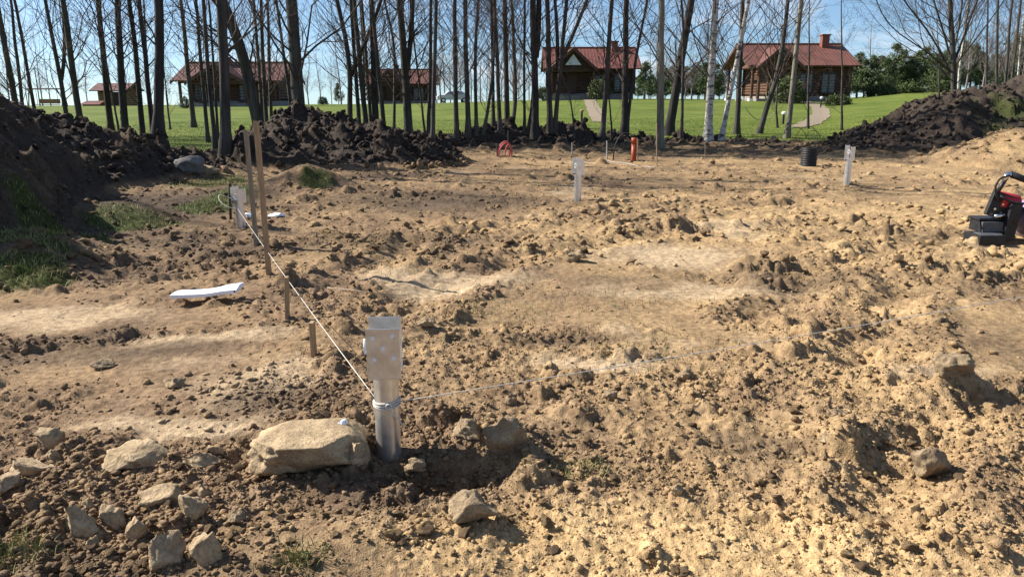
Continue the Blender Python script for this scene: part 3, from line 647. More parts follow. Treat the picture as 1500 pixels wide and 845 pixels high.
def crown(rg, TP, TR, n1, low, lenf, k2=4, k3=4, up=.25, ang=.95, twr=.004):
    """branches of a bare tree with trunk points TP and radii TR"""
    out = []; n = len(TP); H = TP[-1, 2]-TP[0, 2]
    t = low+(1-low)*rg.random(n1)**1.35; ti = np.minimum((t*(n-1)).astype(int), n-2); f = (t*(n-1)-ti)[:, None]
    S = TP[ti]*(1-f)+TP[ti+1]*f; r = (TR[ti]*(1-f[:, 0])+TR[ti+1]*f[:, 0]); D = TP[ti+1]-TP[ti]; D /= np.linalg.norm(D, axis=1, keepdims=True)
    L = H*lenf*(1.1-t*.85)*rg.uniform(.5, 1.2, n1); P1, R1 = limbs(rg, S, spread(rg, D, ang), L, np.clip(r*.2, .006, .035), 7, up, .18); out.append(tubes(P1, R1, 5))
    S, D, rr_, b, t2 = pick(rg, P1, R1, k2, .2, .97); L2 = L[b]*rg.uniform(.25, .5, len(b))*(1.15-.6*t2); P2, R2 = limbs(rg, S, spread(rg, D, .75), L2, np.maximum(rr_*.6, twr), 5, .18, .16); out.append(tubes(P2, R2, 4))
    if k3:
        lowk = P2[:, 0, 2] < TP[0, 2]+7.5; hik = ~lowk & (rg.random(len(lowk)) < .35); lowk = lowk | hik; P2, R2, L2 = P2[lowk], R2[lowk], L2[lowk]
        S, D, rr_, b3, t3 = pick(rg, P2, R2, k3, .15, .97); L3 = L2[b3]*rg.uniform(.3, .65, len(b3)); P3, R3 = limbs(rg, S, spread(rg, D, .7), L3, np.maximum(rr_*.55, twr*.8), 4, .12, .14, .5); out.append(tubes(P3, R3, 3))
    return join(out)
def bez(pts, m):
    """smooth curve through points"""
    pts = np.array(pts, float); n = len(pts); d = np.concatenate([[0], np.cumsum(np.linalg.norm(np.diff(pts, axis=0), axis=1))]); s = np.linspace(0, d[-1], m)
    P = np.stack([np.interp(s, d, pts[:, i]) for i in range(3)], -1)
    for _ in range(3): P[1:-1] = .25*P[:-2]+.5*P[1:-1]+.25*P[2:]
    return P
def trunk_of(rg, pts, Y, width, Ht, baseY=None):
    """pts: picture points from the foot upward at depth Y -> trunk polyline with feet on the ground"""
    W3 = [at(px, py, Y) for px, py in pts]; W3[0][2] = H1(W3[0][0], Y)-.12
    top, prev = W3[-1], W3[-2]; v = (top-prev)/max(top[2]-prev[2], .1); z = top[2]; cur = top.copy(); g0 = W3[0][2]; vx = np.array([v[0], rg.normal(0, .03), 1.0])
    while z < g0+Ht:
        vx = vx*np.array([.72, .8, 1]); vx[:2] += rg.normal(0, .045, 2); cur = cur+vx*1.4; z = cur[2]; W3.append(cur.copy())
    TP = bez(W3, 30); TP[:, 1] += np.cumsum(rg.normal(0, .012, 30)); TP[1:, 0] += np.cumsum(rg.normal(0, .007, 29)); 
    zc = Y*math.cos(PITCH)+.3; r0 = width*.86*zc/F/2; hf = (TP[:, 2]-g0)/Ht; TR = r0*np.clip(1.06-.20*hf*2-.65*hf**1.3, .06, 2)+r0*.75*np.exp(-np.maximum(TP[:, 2]-g0, 0)/.22)
    return TP, TR, r0
def tree(name, pts, width, label, Y=None, bark='bark', Ht=None, n1=30, low=.10, lenf=.22, stems=(), group=None, cat='tree', k2=5, k3=5, seed=0, up=.35, ang=.85):
    rg = np.random.default_rng(4000+seed)
    if Y is None: Y = ground(*pts[0])[1]
    Ht = Ht or rg.uniform(11.5, 15.5); TP, TR, r0 = trunk_of(rg, pts, Y, width, Ht)
    root = empty(name, (TP[0, 0], TP[0, 1], TP[0, 2]+.12)); off = np.array(root.location)
    L = [tubes((TP-off)[None], TR[None], 10 if width > 6 else 7)]; cr_ = []
    cr_.append(crown(rg, TP, TR, n1+6, low, lenf, k2, k3, up, ang, .0035))
    for (p, w) in stems:
        W3 = [at(a, b, Y+.1) for a, b in p]; cur = W3[-1]; v = (W3[-1]-W3[-2])/max(W3[-1][2]-W3[-2][2], .1); v[0] = max(-.7, min(.7, v[0]))
        for _ in range(6): v = v*np.array([.75, .8, 1])+np.array([*rg.normal(0, .05, 2), 0]); cur = cur+v*1.3; W3.append(cur.copy())
        S = bez(W3, 20); rs = w*Y*.98/F/2; Rs = rs*np.linspace(1.1, .15, 20); L.append(tubes((S-off)[None], Rs[None], 8)); cr_.append(crown(rg, S, Rs, max(8, n1//2), low*.8, lenf, k2, k3, up, ang))
    V, Fc = join(L); link('trunk', npmesh('trunk', V, Fc, True), M[bark], root)
    V, Fc = join(cr_); link('crown', npmesh('crown', V-off, Fc, True), M['twig'] if bark != 'bark3' else M['bark3'], root)
    tag(root, label, cat, group); return root
GL = 'bare trees standing between the large dark heap and the lawn'
L_LEFT = 'dark bare tree rising behind the large dark heap of earth'
L_LAWN = 'slim bare tree on the lawn before the brown-roofed log house'
L_CL = 'slim dark bare tree in the thicket before the far red-roofed house'
L_MID = 'slender bare tree behind the low dark bank of turned earth'
TR_ = [
 ([(30, 186), (22, 146), (0, 20), (-4, 0)], 10, L_LEFT, dict(Y=26, group='bare trees behind the large dark heap')),
 ([(35, 186), (31, 150), (15, 0)], 6, L_LEFT, dict(Y=28, group='bare trees behind the large dark heap')),
 ([(56, 186), (50, 155), (22, 0)], 6, L_LEFT, dict(Y=29, group='bare trees behind the large dark heap')),
 ([(99, 186), (96, 160), (90, 115), (66, 0)], 7.5, 'bare tree forking into two stems behind the large dark heap', dict(Y=28, stems=[([(90, 118), (97, 90), (92, 0)], 5)])),
 ([(121, 190), (116, 163), (93, 0)], 10.5, L_LEFT, dict(Y=26, group='bare trees behind the large dark heap')),
 ([(163, 197), (144, 0)], 10, 'dark bare tree before the small garden hut', dict(bark='bark2')),
 ([(183, 212), (172, 0)], 12, 'stout straight bare tree nearest the crest of the large heap', dict(bark='bark2')),
 ([(175, 199), (152, 80), (129, 0)], 3.5, 'thin leaning bare sapling before the small garden hut', dict(Ht=8, n1=14)),
 ([(210, 210), (188, 0)], 9, 'dark bare tree of the leaning pair by the stout trunk', dict(group=GL, bark='bark2')),
 ([(226, 219), (204, 0)], 8, 'dark bare tree of the leaning pair by the stout trunk', dict(group=GL, bark='bark2')),
 ([(234, 223), (233, 120), (229, 0)], 15, 'thick upright dark bare tree beside the leaning pair', dict(bark='bark2', Ht=16)),
 ([(222, 206), (215, 80), (212, 0)], 4.5, 'thin bare stem squeezed between the thick trunk and the leaning pair', dict(Y=27.5, Ht=9)),
 ([(249, 190), (242, 100)], 3, 'short bare sapling alone on open lawn beside the thick upright tree', dict(Ht=5, n1=10)),
 ([(284, 187), (263, 0)], 8, L_LAWN, dict(group='slim trees before the brown-roofed house')),
 ([(305, 209), (288, 0)], 6.5, L_LAWN, dict(group='slim trees before the brown-roofed house')),
 ([(315, 217), (295, 0)], 7, L_LAWN, dict(group='slim trees before the brown-roofed house')),
 ([(320, 205), (306, 0)], 4.5, L_LAWN, dict(group='slim trees before the brown-roofed house')),
 ([(330, 225), (328, 100), (322, 0)], 17, 'thick grey trunk with flared foot on the lawn before the brown-roofed house', dict(Ht=17)),
 ([(386, 205), (375, 165), (357, 75), (340, 30), (325, 0)], 20, 'thick crooked trunk bending over beside the black topsoil heap', dict(Y=24, Ht=15)),
 ([(386, 190), (382, 150), (371, 0)], 6, 'slim bare tree behind the crooked trunk', dict(Y=30, group='slim trees behind the crooked trunk')),
 ([(391, 190), (390, 160), (385, 0)], 7, 'slim bare tree behind the crooked trunk', dict(Y=29, group='slim trees behind the crooked trunk')),
 ([(398, 190), (397, 160), (392, 0)], 6, 'slim bare tree behind the crooked trunk', dict(Y=31, group='slim trees behind the crooked trunk')),
 ([(441, 205), (437, 156), (428, 0)], 21, 'thickest straight trunk rising behind the crest of the black topsoil heap', dict(Y=23, Ht=17)),
 ([(429, 190), (426, 155), (405, 0)], 6, 'slender bare tree close beside the thickest straight trunk', dict(Y=27)),
 ([(513, 190), (512, 163), (514, 108), (508, 60), (492, 0)], 9, 'wide-spreading bare tree forking low behind the black heap', dict(Y=27, n1=30, low=.16, lenf=.33, stems=[([(514, 112), (524, 84), (545, 40), (560, 0)], 6)])),
 ([(527, 192), (515, 0)], 7, L_CL, dict(Y=28, group='thicket before the far house')), ([(538, 196), (520, 0)], 9, L_CL, dict(Y=27, group='thicket before the far house')),
 ([(545, 196), (530, 0)], 6, L_CL, dict(Y=29, group='thicket before the far house')), ([(551, 196), (545, 0)], 11, L_CL, dict(Y=27, group='thicket before the far house', bark='bark2')),
 ([(564, 196), (549, 60), (544, 0)], 7.5, L_CL, dict(Y=26, group='thicket before the far house')), ([(577, 190), (578, 60), (562, 0)], 5, L_CL, dict(Y=30, group='thicket before the far house')),
 ([(534, 190), (533, 60), (527, 0)], 5, L_CL, dict(Y=32, group='thicket before the far house')),
 ([(598, 198), (595, 120), (585, 0)], 14, 'forked bare tree with a broad foot before the far red-roofed house', dict(Y=28, stems=[([(596, 105), (603, 60), (604, 0)], 7)])),
 ([(623, 198), (605, 40), (601, 0)], 4, 'thin leaning bare sapling beside the forked broad-footed tree', dict(Ht=9)),
 ([(627, 203), (630, 0)], 6.5, 'bare tree of the close pair at the end of the black heap', dict(group='close pair of bare trees')), ([(633, 211), (638, 0)], 7, 'bare tree of the close pair at the end of the black heap', dict(group='close pair of bare trees')),
 ([(670, 205), (668, 0)], 8, L_MID, dict(group='slender trees behind the dark bank')), ([(686, 199), (681, 0)], 8, L_MID, dict(group='slender trees behind the dark bank')),
 ([(698, 196), (696, 60), (701, 0)], 6, L_MID, dict(group='slender trees behind the dark bank')), ([(723, 192), (718, 0)], 6, L_MID, dict(group='slender trees behind the dark bank')),
 ([(733, 193), (725, 0)], 7, L_MID, dict(group='slender trees behind the dark bank')), ([(743, 190), (738, 0)], 9, L_MID, dict(group='slender trees behind the dark bank')),
 ([(749, 188), (757, 150), (750, 0)], 7, 'bare tree with a kinked foot behind the low dark bank', {}),
 ([(708, 195), (718, 150), (724, 100)], 6, 'short leaning bare stem behind the low dark bank', dict(Ht=5, n1=10)),
 ([(768, 192), (768, 0)], 4.5, L_MID, dict(group='slender trees behind the dark bank')),
 ([(784, 199), (784, 90), (779, 40), (781, 0)], 12, 'dark bare tree splitting into two upright stems by the glazed-gable house', dict(bark='bark2', stems=[([(785, 85), (791, 40), (789, 0)], 8)])),
 ([(806, 197), (803, 0)], 9, 'bare tree beside the split dark tree before the glazed-gable house', {}),
 ([(773, 195), (781, 140), (784, 100)], 6, 'crooked bare stem leaning onto the split dark tree', dict(Ht=6, n1=10)),
 ([(812, 193), (820, 90), (830, 0)], 7, 'bushy bare tree with many rising branches before the glazed-gable house', dict(n1=34, low=.12, lenf=.30, ang=.6, up=.35, stems=[([(818, 100), (840, 50), (862, 0)], 5), ([(817, 105), (818, 50), (812, 0)], 5)])),
 ([(841, 205), (838, 150), (826, 115)], 3, 'thin curved sapling beside the gravel path of the glazed-gable house', dict(Ht=4, n1=9)),
 ([(881, 204), (890, 100), (897, 0)], 8, 'bare tree before the round shrub of the glazed-gable house', {}),
 ([(898, 200), (893, 160), (890, 130)], 3, 'thin bare shoot at the foot of the tree before the round shrub', dict(Ht=4, n1=6)),
 ([(914, 197), (918, 0)], 11, 'dark bare tree with a flared foot before the glazed-gable house', dict(bark='bark2')),
 ([(918, 197), (922, 140), (931, 80), (935, 60), (948, 0)], 5, 'thin wavy bare tree rooted at the dark flared trunk', {}),
 ([(966, 214), (972, 0)], 12, 'straight grey-barked tree at the lawn edge behind the orange pipe', dict(bark='bark3', n1=12, low=.35)),
 ([(979, 199), (985, 160), (998, 80), (1012, 0)], 15, 'strongly leaning dark tree beside the straight grey-barked one', dict(bark='bark2', Ht=15)),
 ([(998, 203), (1000, 60), (996, 0)], 5, 'thin straight bare tree between the leaning tree and the birches', {}),
 ([(1037, 204), (1043, 100), (1049, 0)], 12, 'white birch with black marks, upright at the lawn edge', dict(bark='birch')),
 ([(1056, 204), (1075, 110), (1096, 0)], 8, 'pale birch leaning across the red-roofed log house', dict(bark='birch')),
 ([(1079, 197), (1086, 0)], 9, 'bare tree standing inside the crook of the leaning birch', dict(lenf=.3)),
 ([(1111, 196), (1125, 150), (1138, 120), (1148, 60), (1156, 0)], 9, 'dark tree with a slanting foot before the red-roofed log house', dict(n1=40, low=.14, lenf=.28)),
 ([(1152, 203), (1163, 110), (1174, 0)], 9, 'smooth yellowish-grey tree leaning before the red-roofed log house', dict(bark='bark3', low=.22)),
 ([(1140, 188), (1136, 165), (1139, 110)], 3.5, 'thin bare sapling behind the slanting dark tree', dict(Ht=6, n1=12)),
 ([(1184, 189), (1183, 60), (1182, 20)], 4, 'thin bare sapling beside the curved gravel path', dict(Ht=7, n1=14)),
 ([(1233, 191), (1231, 20)], 4, 'thin bare sapling on the open lawn past the red-roofed house', dict(Ht=7, n1=14)),
 ([(1399, 165), (1398, 140), (1396, 70), (1392, 0)], 10, 'large bare tree with spreading branches behind the black heap', dict(Y=34, n1=56, low=.10, lenf=.34, k2=6, k3=5, up=.4, ang=.8, stems=[([(1397, 118), (1376, 70), (1350, 30), (1318, 0)], 2.8), ([(1397, 106), (1384, 50), (1366, 0)], 3), ([(1397, 112), (1370, 84), (1335, 60), (1300, 44)], 2), ([(1397, 95), (1416, 40), (1432, 0)], 3), ([(1396, 80), (1406, 40), (1410, 0)], 2.6), ([(1397, 100), (1425, 62), (1452, 30)], 2)])),
 ([(1402, 160), (1404, 120), (1420, 0)], 5, 'white birch close behind the large spreading tree', dict(Y=40, bark='birch')),
 ([(1379, 160), (1377, 85)], 4, 'thin bare sapling beside the large spreading tree', dict(Y=36, Ht=5, n1=10)),
 ([(1444, 160), (1446, 60), (1448, 0)], 4, 'slim bare tree behind the crest of the black heap', dict(Y=42, group='slim trees behind the crest')),
 ([(1460, 160), (1462, 0)], 5, 'slim bare tree behind the crest of the black heap', dict(Y=40, group='slim trees behind the crest')),
 ([(1470, 160), (1484, 0)], 5, 'slim bare tree behind the crest of the black heap', dict(Y=38, group='slim trees behind the crest')),
 ([(1478, 160), (1496, 0)], 5, 'slim bare tree behind the crest of the black heap', dict(Y=41, group='slim trees behind the crest')),
 ([(1486, 160), (1500, 30), (1504, 0)], 4, 'thin white birch behind the crest of the black heap', dict(Y=40, bark='birch')),
]
for i, (p, w, lab, k) in enumerate(TR_):
    nm = 'birch_tree' if k.get('bark') == 'birch' else ('sapling' if 'sapling' in lab else 'bare_tree'); tree(nm, p, w, lab, seed=i, **k)
# trees of the same row further along, whose shadows fall across the plot
for i, (x, y) in enumerate(((-19.5, 21), (-21.5, 18.5), (-18.2, 17.0), (-23, 20.5), (-20.5, 15.0))):
    rg = np.random.default_rng(4900+i); g0 = H1(x, y); TP = bez([(x, y, g0-.1), (x+.2, y, g0+4), (x+rg.normal(0, .5), y+rg.normal(0, .5), g0+9), (x+rg.normal(0, .9), y+rg.normal(0, .9), g0+15)], 30)
    TRd = .19*np.linspace(1, .12, 30)+.12*np.exp(-(TP[:, 2]-g0)/.25); root = empty('bare_tree', (x, y, g0)); off = np.array((x, y, g0))
    V, Fc = tubes((TP-off)[None], TRd[None], 9); link('trunk', npmesh('trunk', V, Fc, True), M['bark'], root)
    V, Fc = crown(rg, TP, TRd, 34, .25, .28, 5, 4); link('crown', npmesh('crown', V-off, Fc, True), M['twig'], root)
    tag(root, 'bare tree on the far flank of the large dark heap', 'tree', 'trees on the far flank of the large heap')

# far bare trees: a few kinds, copied
def copy_tree(o, parent=None):
    c = o.copy(); COL.objects.link(c); c.parent = parent
    for ch in [k for k in o.children]: copy_tree(ch, c)
    return c
fp = []
for i in range(5):
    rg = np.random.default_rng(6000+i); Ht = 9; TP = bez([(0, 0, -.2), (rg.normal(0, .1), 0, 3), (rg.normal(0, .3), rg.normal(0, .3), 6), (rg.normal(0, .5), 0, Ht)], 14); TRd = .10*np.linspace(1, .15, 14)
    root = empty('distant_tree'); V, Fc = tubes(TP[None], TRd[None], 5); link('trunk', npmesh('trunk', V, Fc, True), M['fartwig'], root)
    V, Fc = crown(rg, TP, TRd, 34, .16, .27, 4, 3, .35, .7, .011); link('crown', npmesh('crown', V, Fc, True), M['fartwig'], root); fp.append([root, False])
FT = []
for px in (2, 14, 40, 62, 74, 110, 128, 205, 222, 246, 452, 470, 486): FT.append((px, random.uniform(88, 112), random.uniform(.55, .95), 'pale bare tree far beyond the small garden hut' if px < 240 else 'pale bare tree far beyond the brown-roofed house'))
for px in (500, 640, 646, 652, 660, 668, 676, 683, 690, 704, 713, 722, 735, 752, 760, 775): FT.append((px, random.uniform(92, 118), random.uniform(.75, 1.15), 'pale bare tree beyond the parked silver car'))
for px in (942, 950, 962, 971, 990, 1003, 1012, 1024, 1032, 1060): FT.append((px, random.uniform(84, 100), random.uniform(.6, 1.0), 'pale bare tree between the glazed-gable and red-roofed houses'))
for px in (1272, 1395, 1412, 1425, 1436, 1448, 1458, 1468, 1476, 1485, 1492, 1500, 1510): FT.append((px, random.uniform(66, 82), random.uniform(.6, 1.0), 'pale bare tree in the wood beyond the black heap'))
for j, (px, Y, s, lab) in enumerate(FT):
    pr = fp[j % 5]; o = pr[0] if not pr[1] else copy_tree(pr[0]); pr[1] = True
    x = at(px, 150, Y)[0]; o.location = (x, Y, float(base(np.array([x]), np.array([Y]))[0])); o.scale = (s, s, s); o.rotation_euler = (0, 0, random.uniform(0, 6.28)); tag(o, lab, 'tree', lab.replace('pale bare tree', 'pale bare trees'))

# conifers and shrubs: clumps of small needle faces through the crown
def leaf_faces(rg, C, s, n):
    """n small faces around each clump centre"""
    B = len(C); c = np.repeat(C, n, 0)+rg.normal(0, 1, (B*n, 3))*np.repeat(s, n)[:, None]; a = rg.normal(size=(B*n, 3)); a /= np.linalg.norm(a, axis=1, keepdims=True); b = rg.normal(size=(B*n, 3)); b -= a*np.sum(a*b, 1, keepdims=True); b /= np.linalg.norm(b, axis=1, keepdims=True)
    l = np.repeat(s, n)[:, None]*rg.uniform(.5, 1.2, (B*n, 1)); V = np.stack([c-a*l, c+b*l*.28, c+a*l, c-b*l*.28], 1).reshape(-1, 3); return V, np.arange(B*n*4).reshape(-1, 4)
pp = []
for i in range(4):
    rg = np.random.default_rng(7000+i); Ht = 4.2; root = empty('pine_tree'); TP = bez([(0, 0, -.2), (.05, 0, 2), (rg.normal(0, .1), 0, Ht)], 10); TRd = .09*np.linspace(1, .1, 10)
    V, Fc = tubes(TP[None], TRd[None], 6); L = [(V, Fc)]; nb = 60; t = rg.uniform(.12, .97, nb); S = np.stack([np.interp(t*9, np.arange(10), TP[:, k]) for k in range(3)], -1); a = rg.uniform(0, 6.283, nb)
    D = np.stack([np.cos(a), np.sin(a), rg.uniform(.1, .6, nb)], -1); Lb = Ht*.36*(1.05-t)**.75*rg.uniform(.6, 1.15, nb); P, Rd = limbs(rg, S, D, Lb, np.full(nb, .018), 5, .25, .1); L.append(tubes(P, Rd, 3)); V, Fc = join(L)
    link('trunk', npmesh('trunk', V, Fc, True), M['bark'], root)
    S, D, _, b, _ = pick(rg, P, Rd, 5, .3, 1.0); V, Fc = leaf_faces(rg, S, np.full(len(S), .12), 15); link('crown', npmesh('crown', V, Fc), M['needle'], root); pp.append([root, False])
PT = [(px, random.uniform(72, 84), random.uniform(.75, 1.2), 'young dark green pine of the copse beyond the red-roofed house', 'pines beyond the red-roofed house') for px in (1243, 1254, 1264, 1275, 1285, 1296, 1306, 1316, 1326, 1336, 1346, 1357, 1368, 1380, 1392, 1404, 1418, 1432, 1446, 1462, 1478, 1494, 1508)]
PT += [(px, random.uniform(84, 94), random.uniform(.6, .95), 'young pine between the glazed-gable and red-roofed houses', 'pines between the two log houses') for px in (934, 944, 953, 964, 974, 983, 992, 1003, 1013, 1022, 1032, 1045, 1053)]
PT += [(496, 100, .62, 'young pine alone beside the far red-roofed house', None)]
for j, (px, Y, s, lab, grp) in enumerate(PT):
    pr = pp[j % 4]; o = pr[0] if not pr[1] else copy_tree(pr[0]); pr[1] = True; x = at(px, 150, Y)[0]
    o.location = (x, Y, float(base(np.array([x]), np.array([Y]))[0])); o.scale = (s*random.uniform(.9, 1.3), s*random.uniform(.9, 1.3), s); o.rotation_euler = (0, 0, random.uniform(0, 6.28)); tag(o, lab, 'pine', grp)
    if grp is None and 'group' in o: del o['group']
def shrub(px, Y, w, h, label, m='shrubleaf', seed=0):
    rg = np.random.default_rng(7600+seed); x = at(px, 150, Y)[0]; g0 = float(base(np.array([x]), np.array([Y]))[0]); root = empty('shrub', (x, Y, g0)); n = 150
    d = rg.normal(size=(n, 3)); d /= np.linalg.norm(d, axis=1, keepdims=True); d[:, 2] = np.abs(d[:, 2]); C = d*np.array([w/2, w/2, h*.85])*rg.uniform(.55, 1.0, (n, 1))**.5; C[:, 2] += h*.08
    V, Fc = leaf_faces(rg, C, np.full(n, w*.07), 14); link('foliage', npmesh('foliage', V, Fc), M[m], root)
    S = np.zeros((14, 3)); D = d[:14]*np.array([1, 1, 1.6]); P, Rd = limbs(rg, S, D, np.full(14, h*.7), np.full(14, .03), 5, .2, .1); V, Fc = tubes(P, Rd, 4); link('stem', npmesh('stem', V, Fc, True), M['twig'], root); tag(root, label, 'shrub')
shrub(877, 72.5, 2.1, 1.9, 'round green shrub by the gravel path of the glazed-gable house', seed=1)
shrub(1150, 62, 2.6, 2.2, 'dark green shrub at the front of the red-roofed log house', seed=2)
shrub(1163, 63, 1.7, 1.7, 'smaller green shrub beside the dark one at the red-roofed house', seed=3)
shrub(1227, 56, 1.7, .75, 'low spreading shrub on the lawn before the red-roofed house', seed=4)
shrub(473, 92, 1.1, 1.0, 'small round bush on the lawn crest near the brown-roofed house', seed=5)
shrub(795, 71, 1.5, 1.3, 'low bush at the end wall of the glazed-gable house', seed=6)
shrub(271, 62.5, .7, 1.0, 'little dark bush at the post of the brown-roofed house', seed=7)
for i, px in enumerate((1290, 1330, 1375)): shrub(px, 70+i, 2.4, .9, 'low scrub at the foot of the pine copse', seed=8+i)
for o in bpy.data.objects:
    if o.get('label') == 'low scrub at the foot of the pine copse': o['group'] = 'low scrub under the pines'

# ------------------------------------------------------------------ houses
def log_wall(mb, p0, p1, z0, z1, step=.24, out=.25):
    p0 = Vector((*p0, 0)); p1 = Vector((*p1, 0)); d = (p1-p0).normalized(); z = z0+step/2
    while z < z1-step*.3:
        mb.tube([p0-d*out+Vector((0, 0, z)), p1+d*out+Vector((0, 0, z))], step*.53, 8); z += step
def gable_logs(mb, x, y0, y1, z0, zt, axis='x', step=.24):
    z = z0+step/2; c = (y0+y1)/2; hw = (y1-y0)/2
    while z < zt-step*.4:
        k = hw*(1-(z-z0)/(zt-z0)); a, b = c-k, c+k
        mb.tube([(x, a, z), (x, b, z)] if axis == 'x' else [(a, x, z), (b, x, z)], step*.53, 6); z += step
def slab(mb, e0, e1, r0, r1, th=.12):
    n = (Vector(e1)-Vector(e0)).cross(Vector(r0)-Vector(e0)).normalized()*th
    if n.z < 0: n = -n
    e0, e1, r0, r1 = map(Vector, (e0, e1, r0, r1)); mb.hexa([e0, e1, r1, r0, e0+n, e1+n, r1+n, r0+n])
def ribs(mb, e0, e1, r0, r1, step=.32, w=.04, h=.018, lift=.122):
    """raised seams of the sheet-tile roof, eave to ridge"""
    e0, e1, r0, r1 = map(Vector, (e0, e1, r0, r1)); n = (e1-e0).cross(r0-e0).normalized(); n = n if n.z > 0 else -n; L = (e1-e0).length; k = int(L/step); d = (e1-e0).normalized()
    for i in range(k+1):
        f = (i+.5)/(k+1); a = e0.lerp(e1, f)+n*lift; b = r0.lerp(r1, f)+n*lift; mb.hexa([a-d*w, a+d*w, b+d*w, b-d*w, a-d*w*.3+n*h, a+d*w*.3+n*h, b+d*w*.3+n*h, b-d*w*.3+n*h])
def window(root, x, z, w, h, y, curtain=True, fr='frame'):
    f = MB(); t = .12; f.box(x-w/2-t, x+w/2+t, y-.10, y+.02, z-t, z); f.box(x-w/2-t, x+w/2+t, y-.10, y+.02, z+h, z+h+t); f.box(x-w/2-t, x-w/2, y-.10, y+.02, z, z+h); f.box(x+w/2, x+w/2+t, y-.10, y+.02, z, z+h); f.box(x-.03, x+.03, y-.07, y-.01, z, z+h)
    fo = f.build('window', M[fr], root); MB().box(x-w/2, x+w/2, y-.035, y-.022, z, z+h).build('pane', M['glass'], fo)
    if curtain:
        c = MB(); n = 12
        for sx in (-1, 1):
            xs = [x+sx*(w/2*(.14+.84*i/n)) for i in range(n+1)]; vs = []; fs = []
            for i, xx in enumerate(xs): yy = y+.02+.02*math.sin(i*1.9); vs += [(xx, yy, z+.01), (xx, yy, z+h-.01)]
            for i in range(n): fs.append((2*i, 2*i+2, 2*i+3, 2*i+1))
            c.add(vs, fs)
        c.build('curtain', M['curtain'], fo)
    else: MB().box(x-w/2, x+w/2, y+.005, y+.02, z, z+h).build('blind', M['hole'], fo)
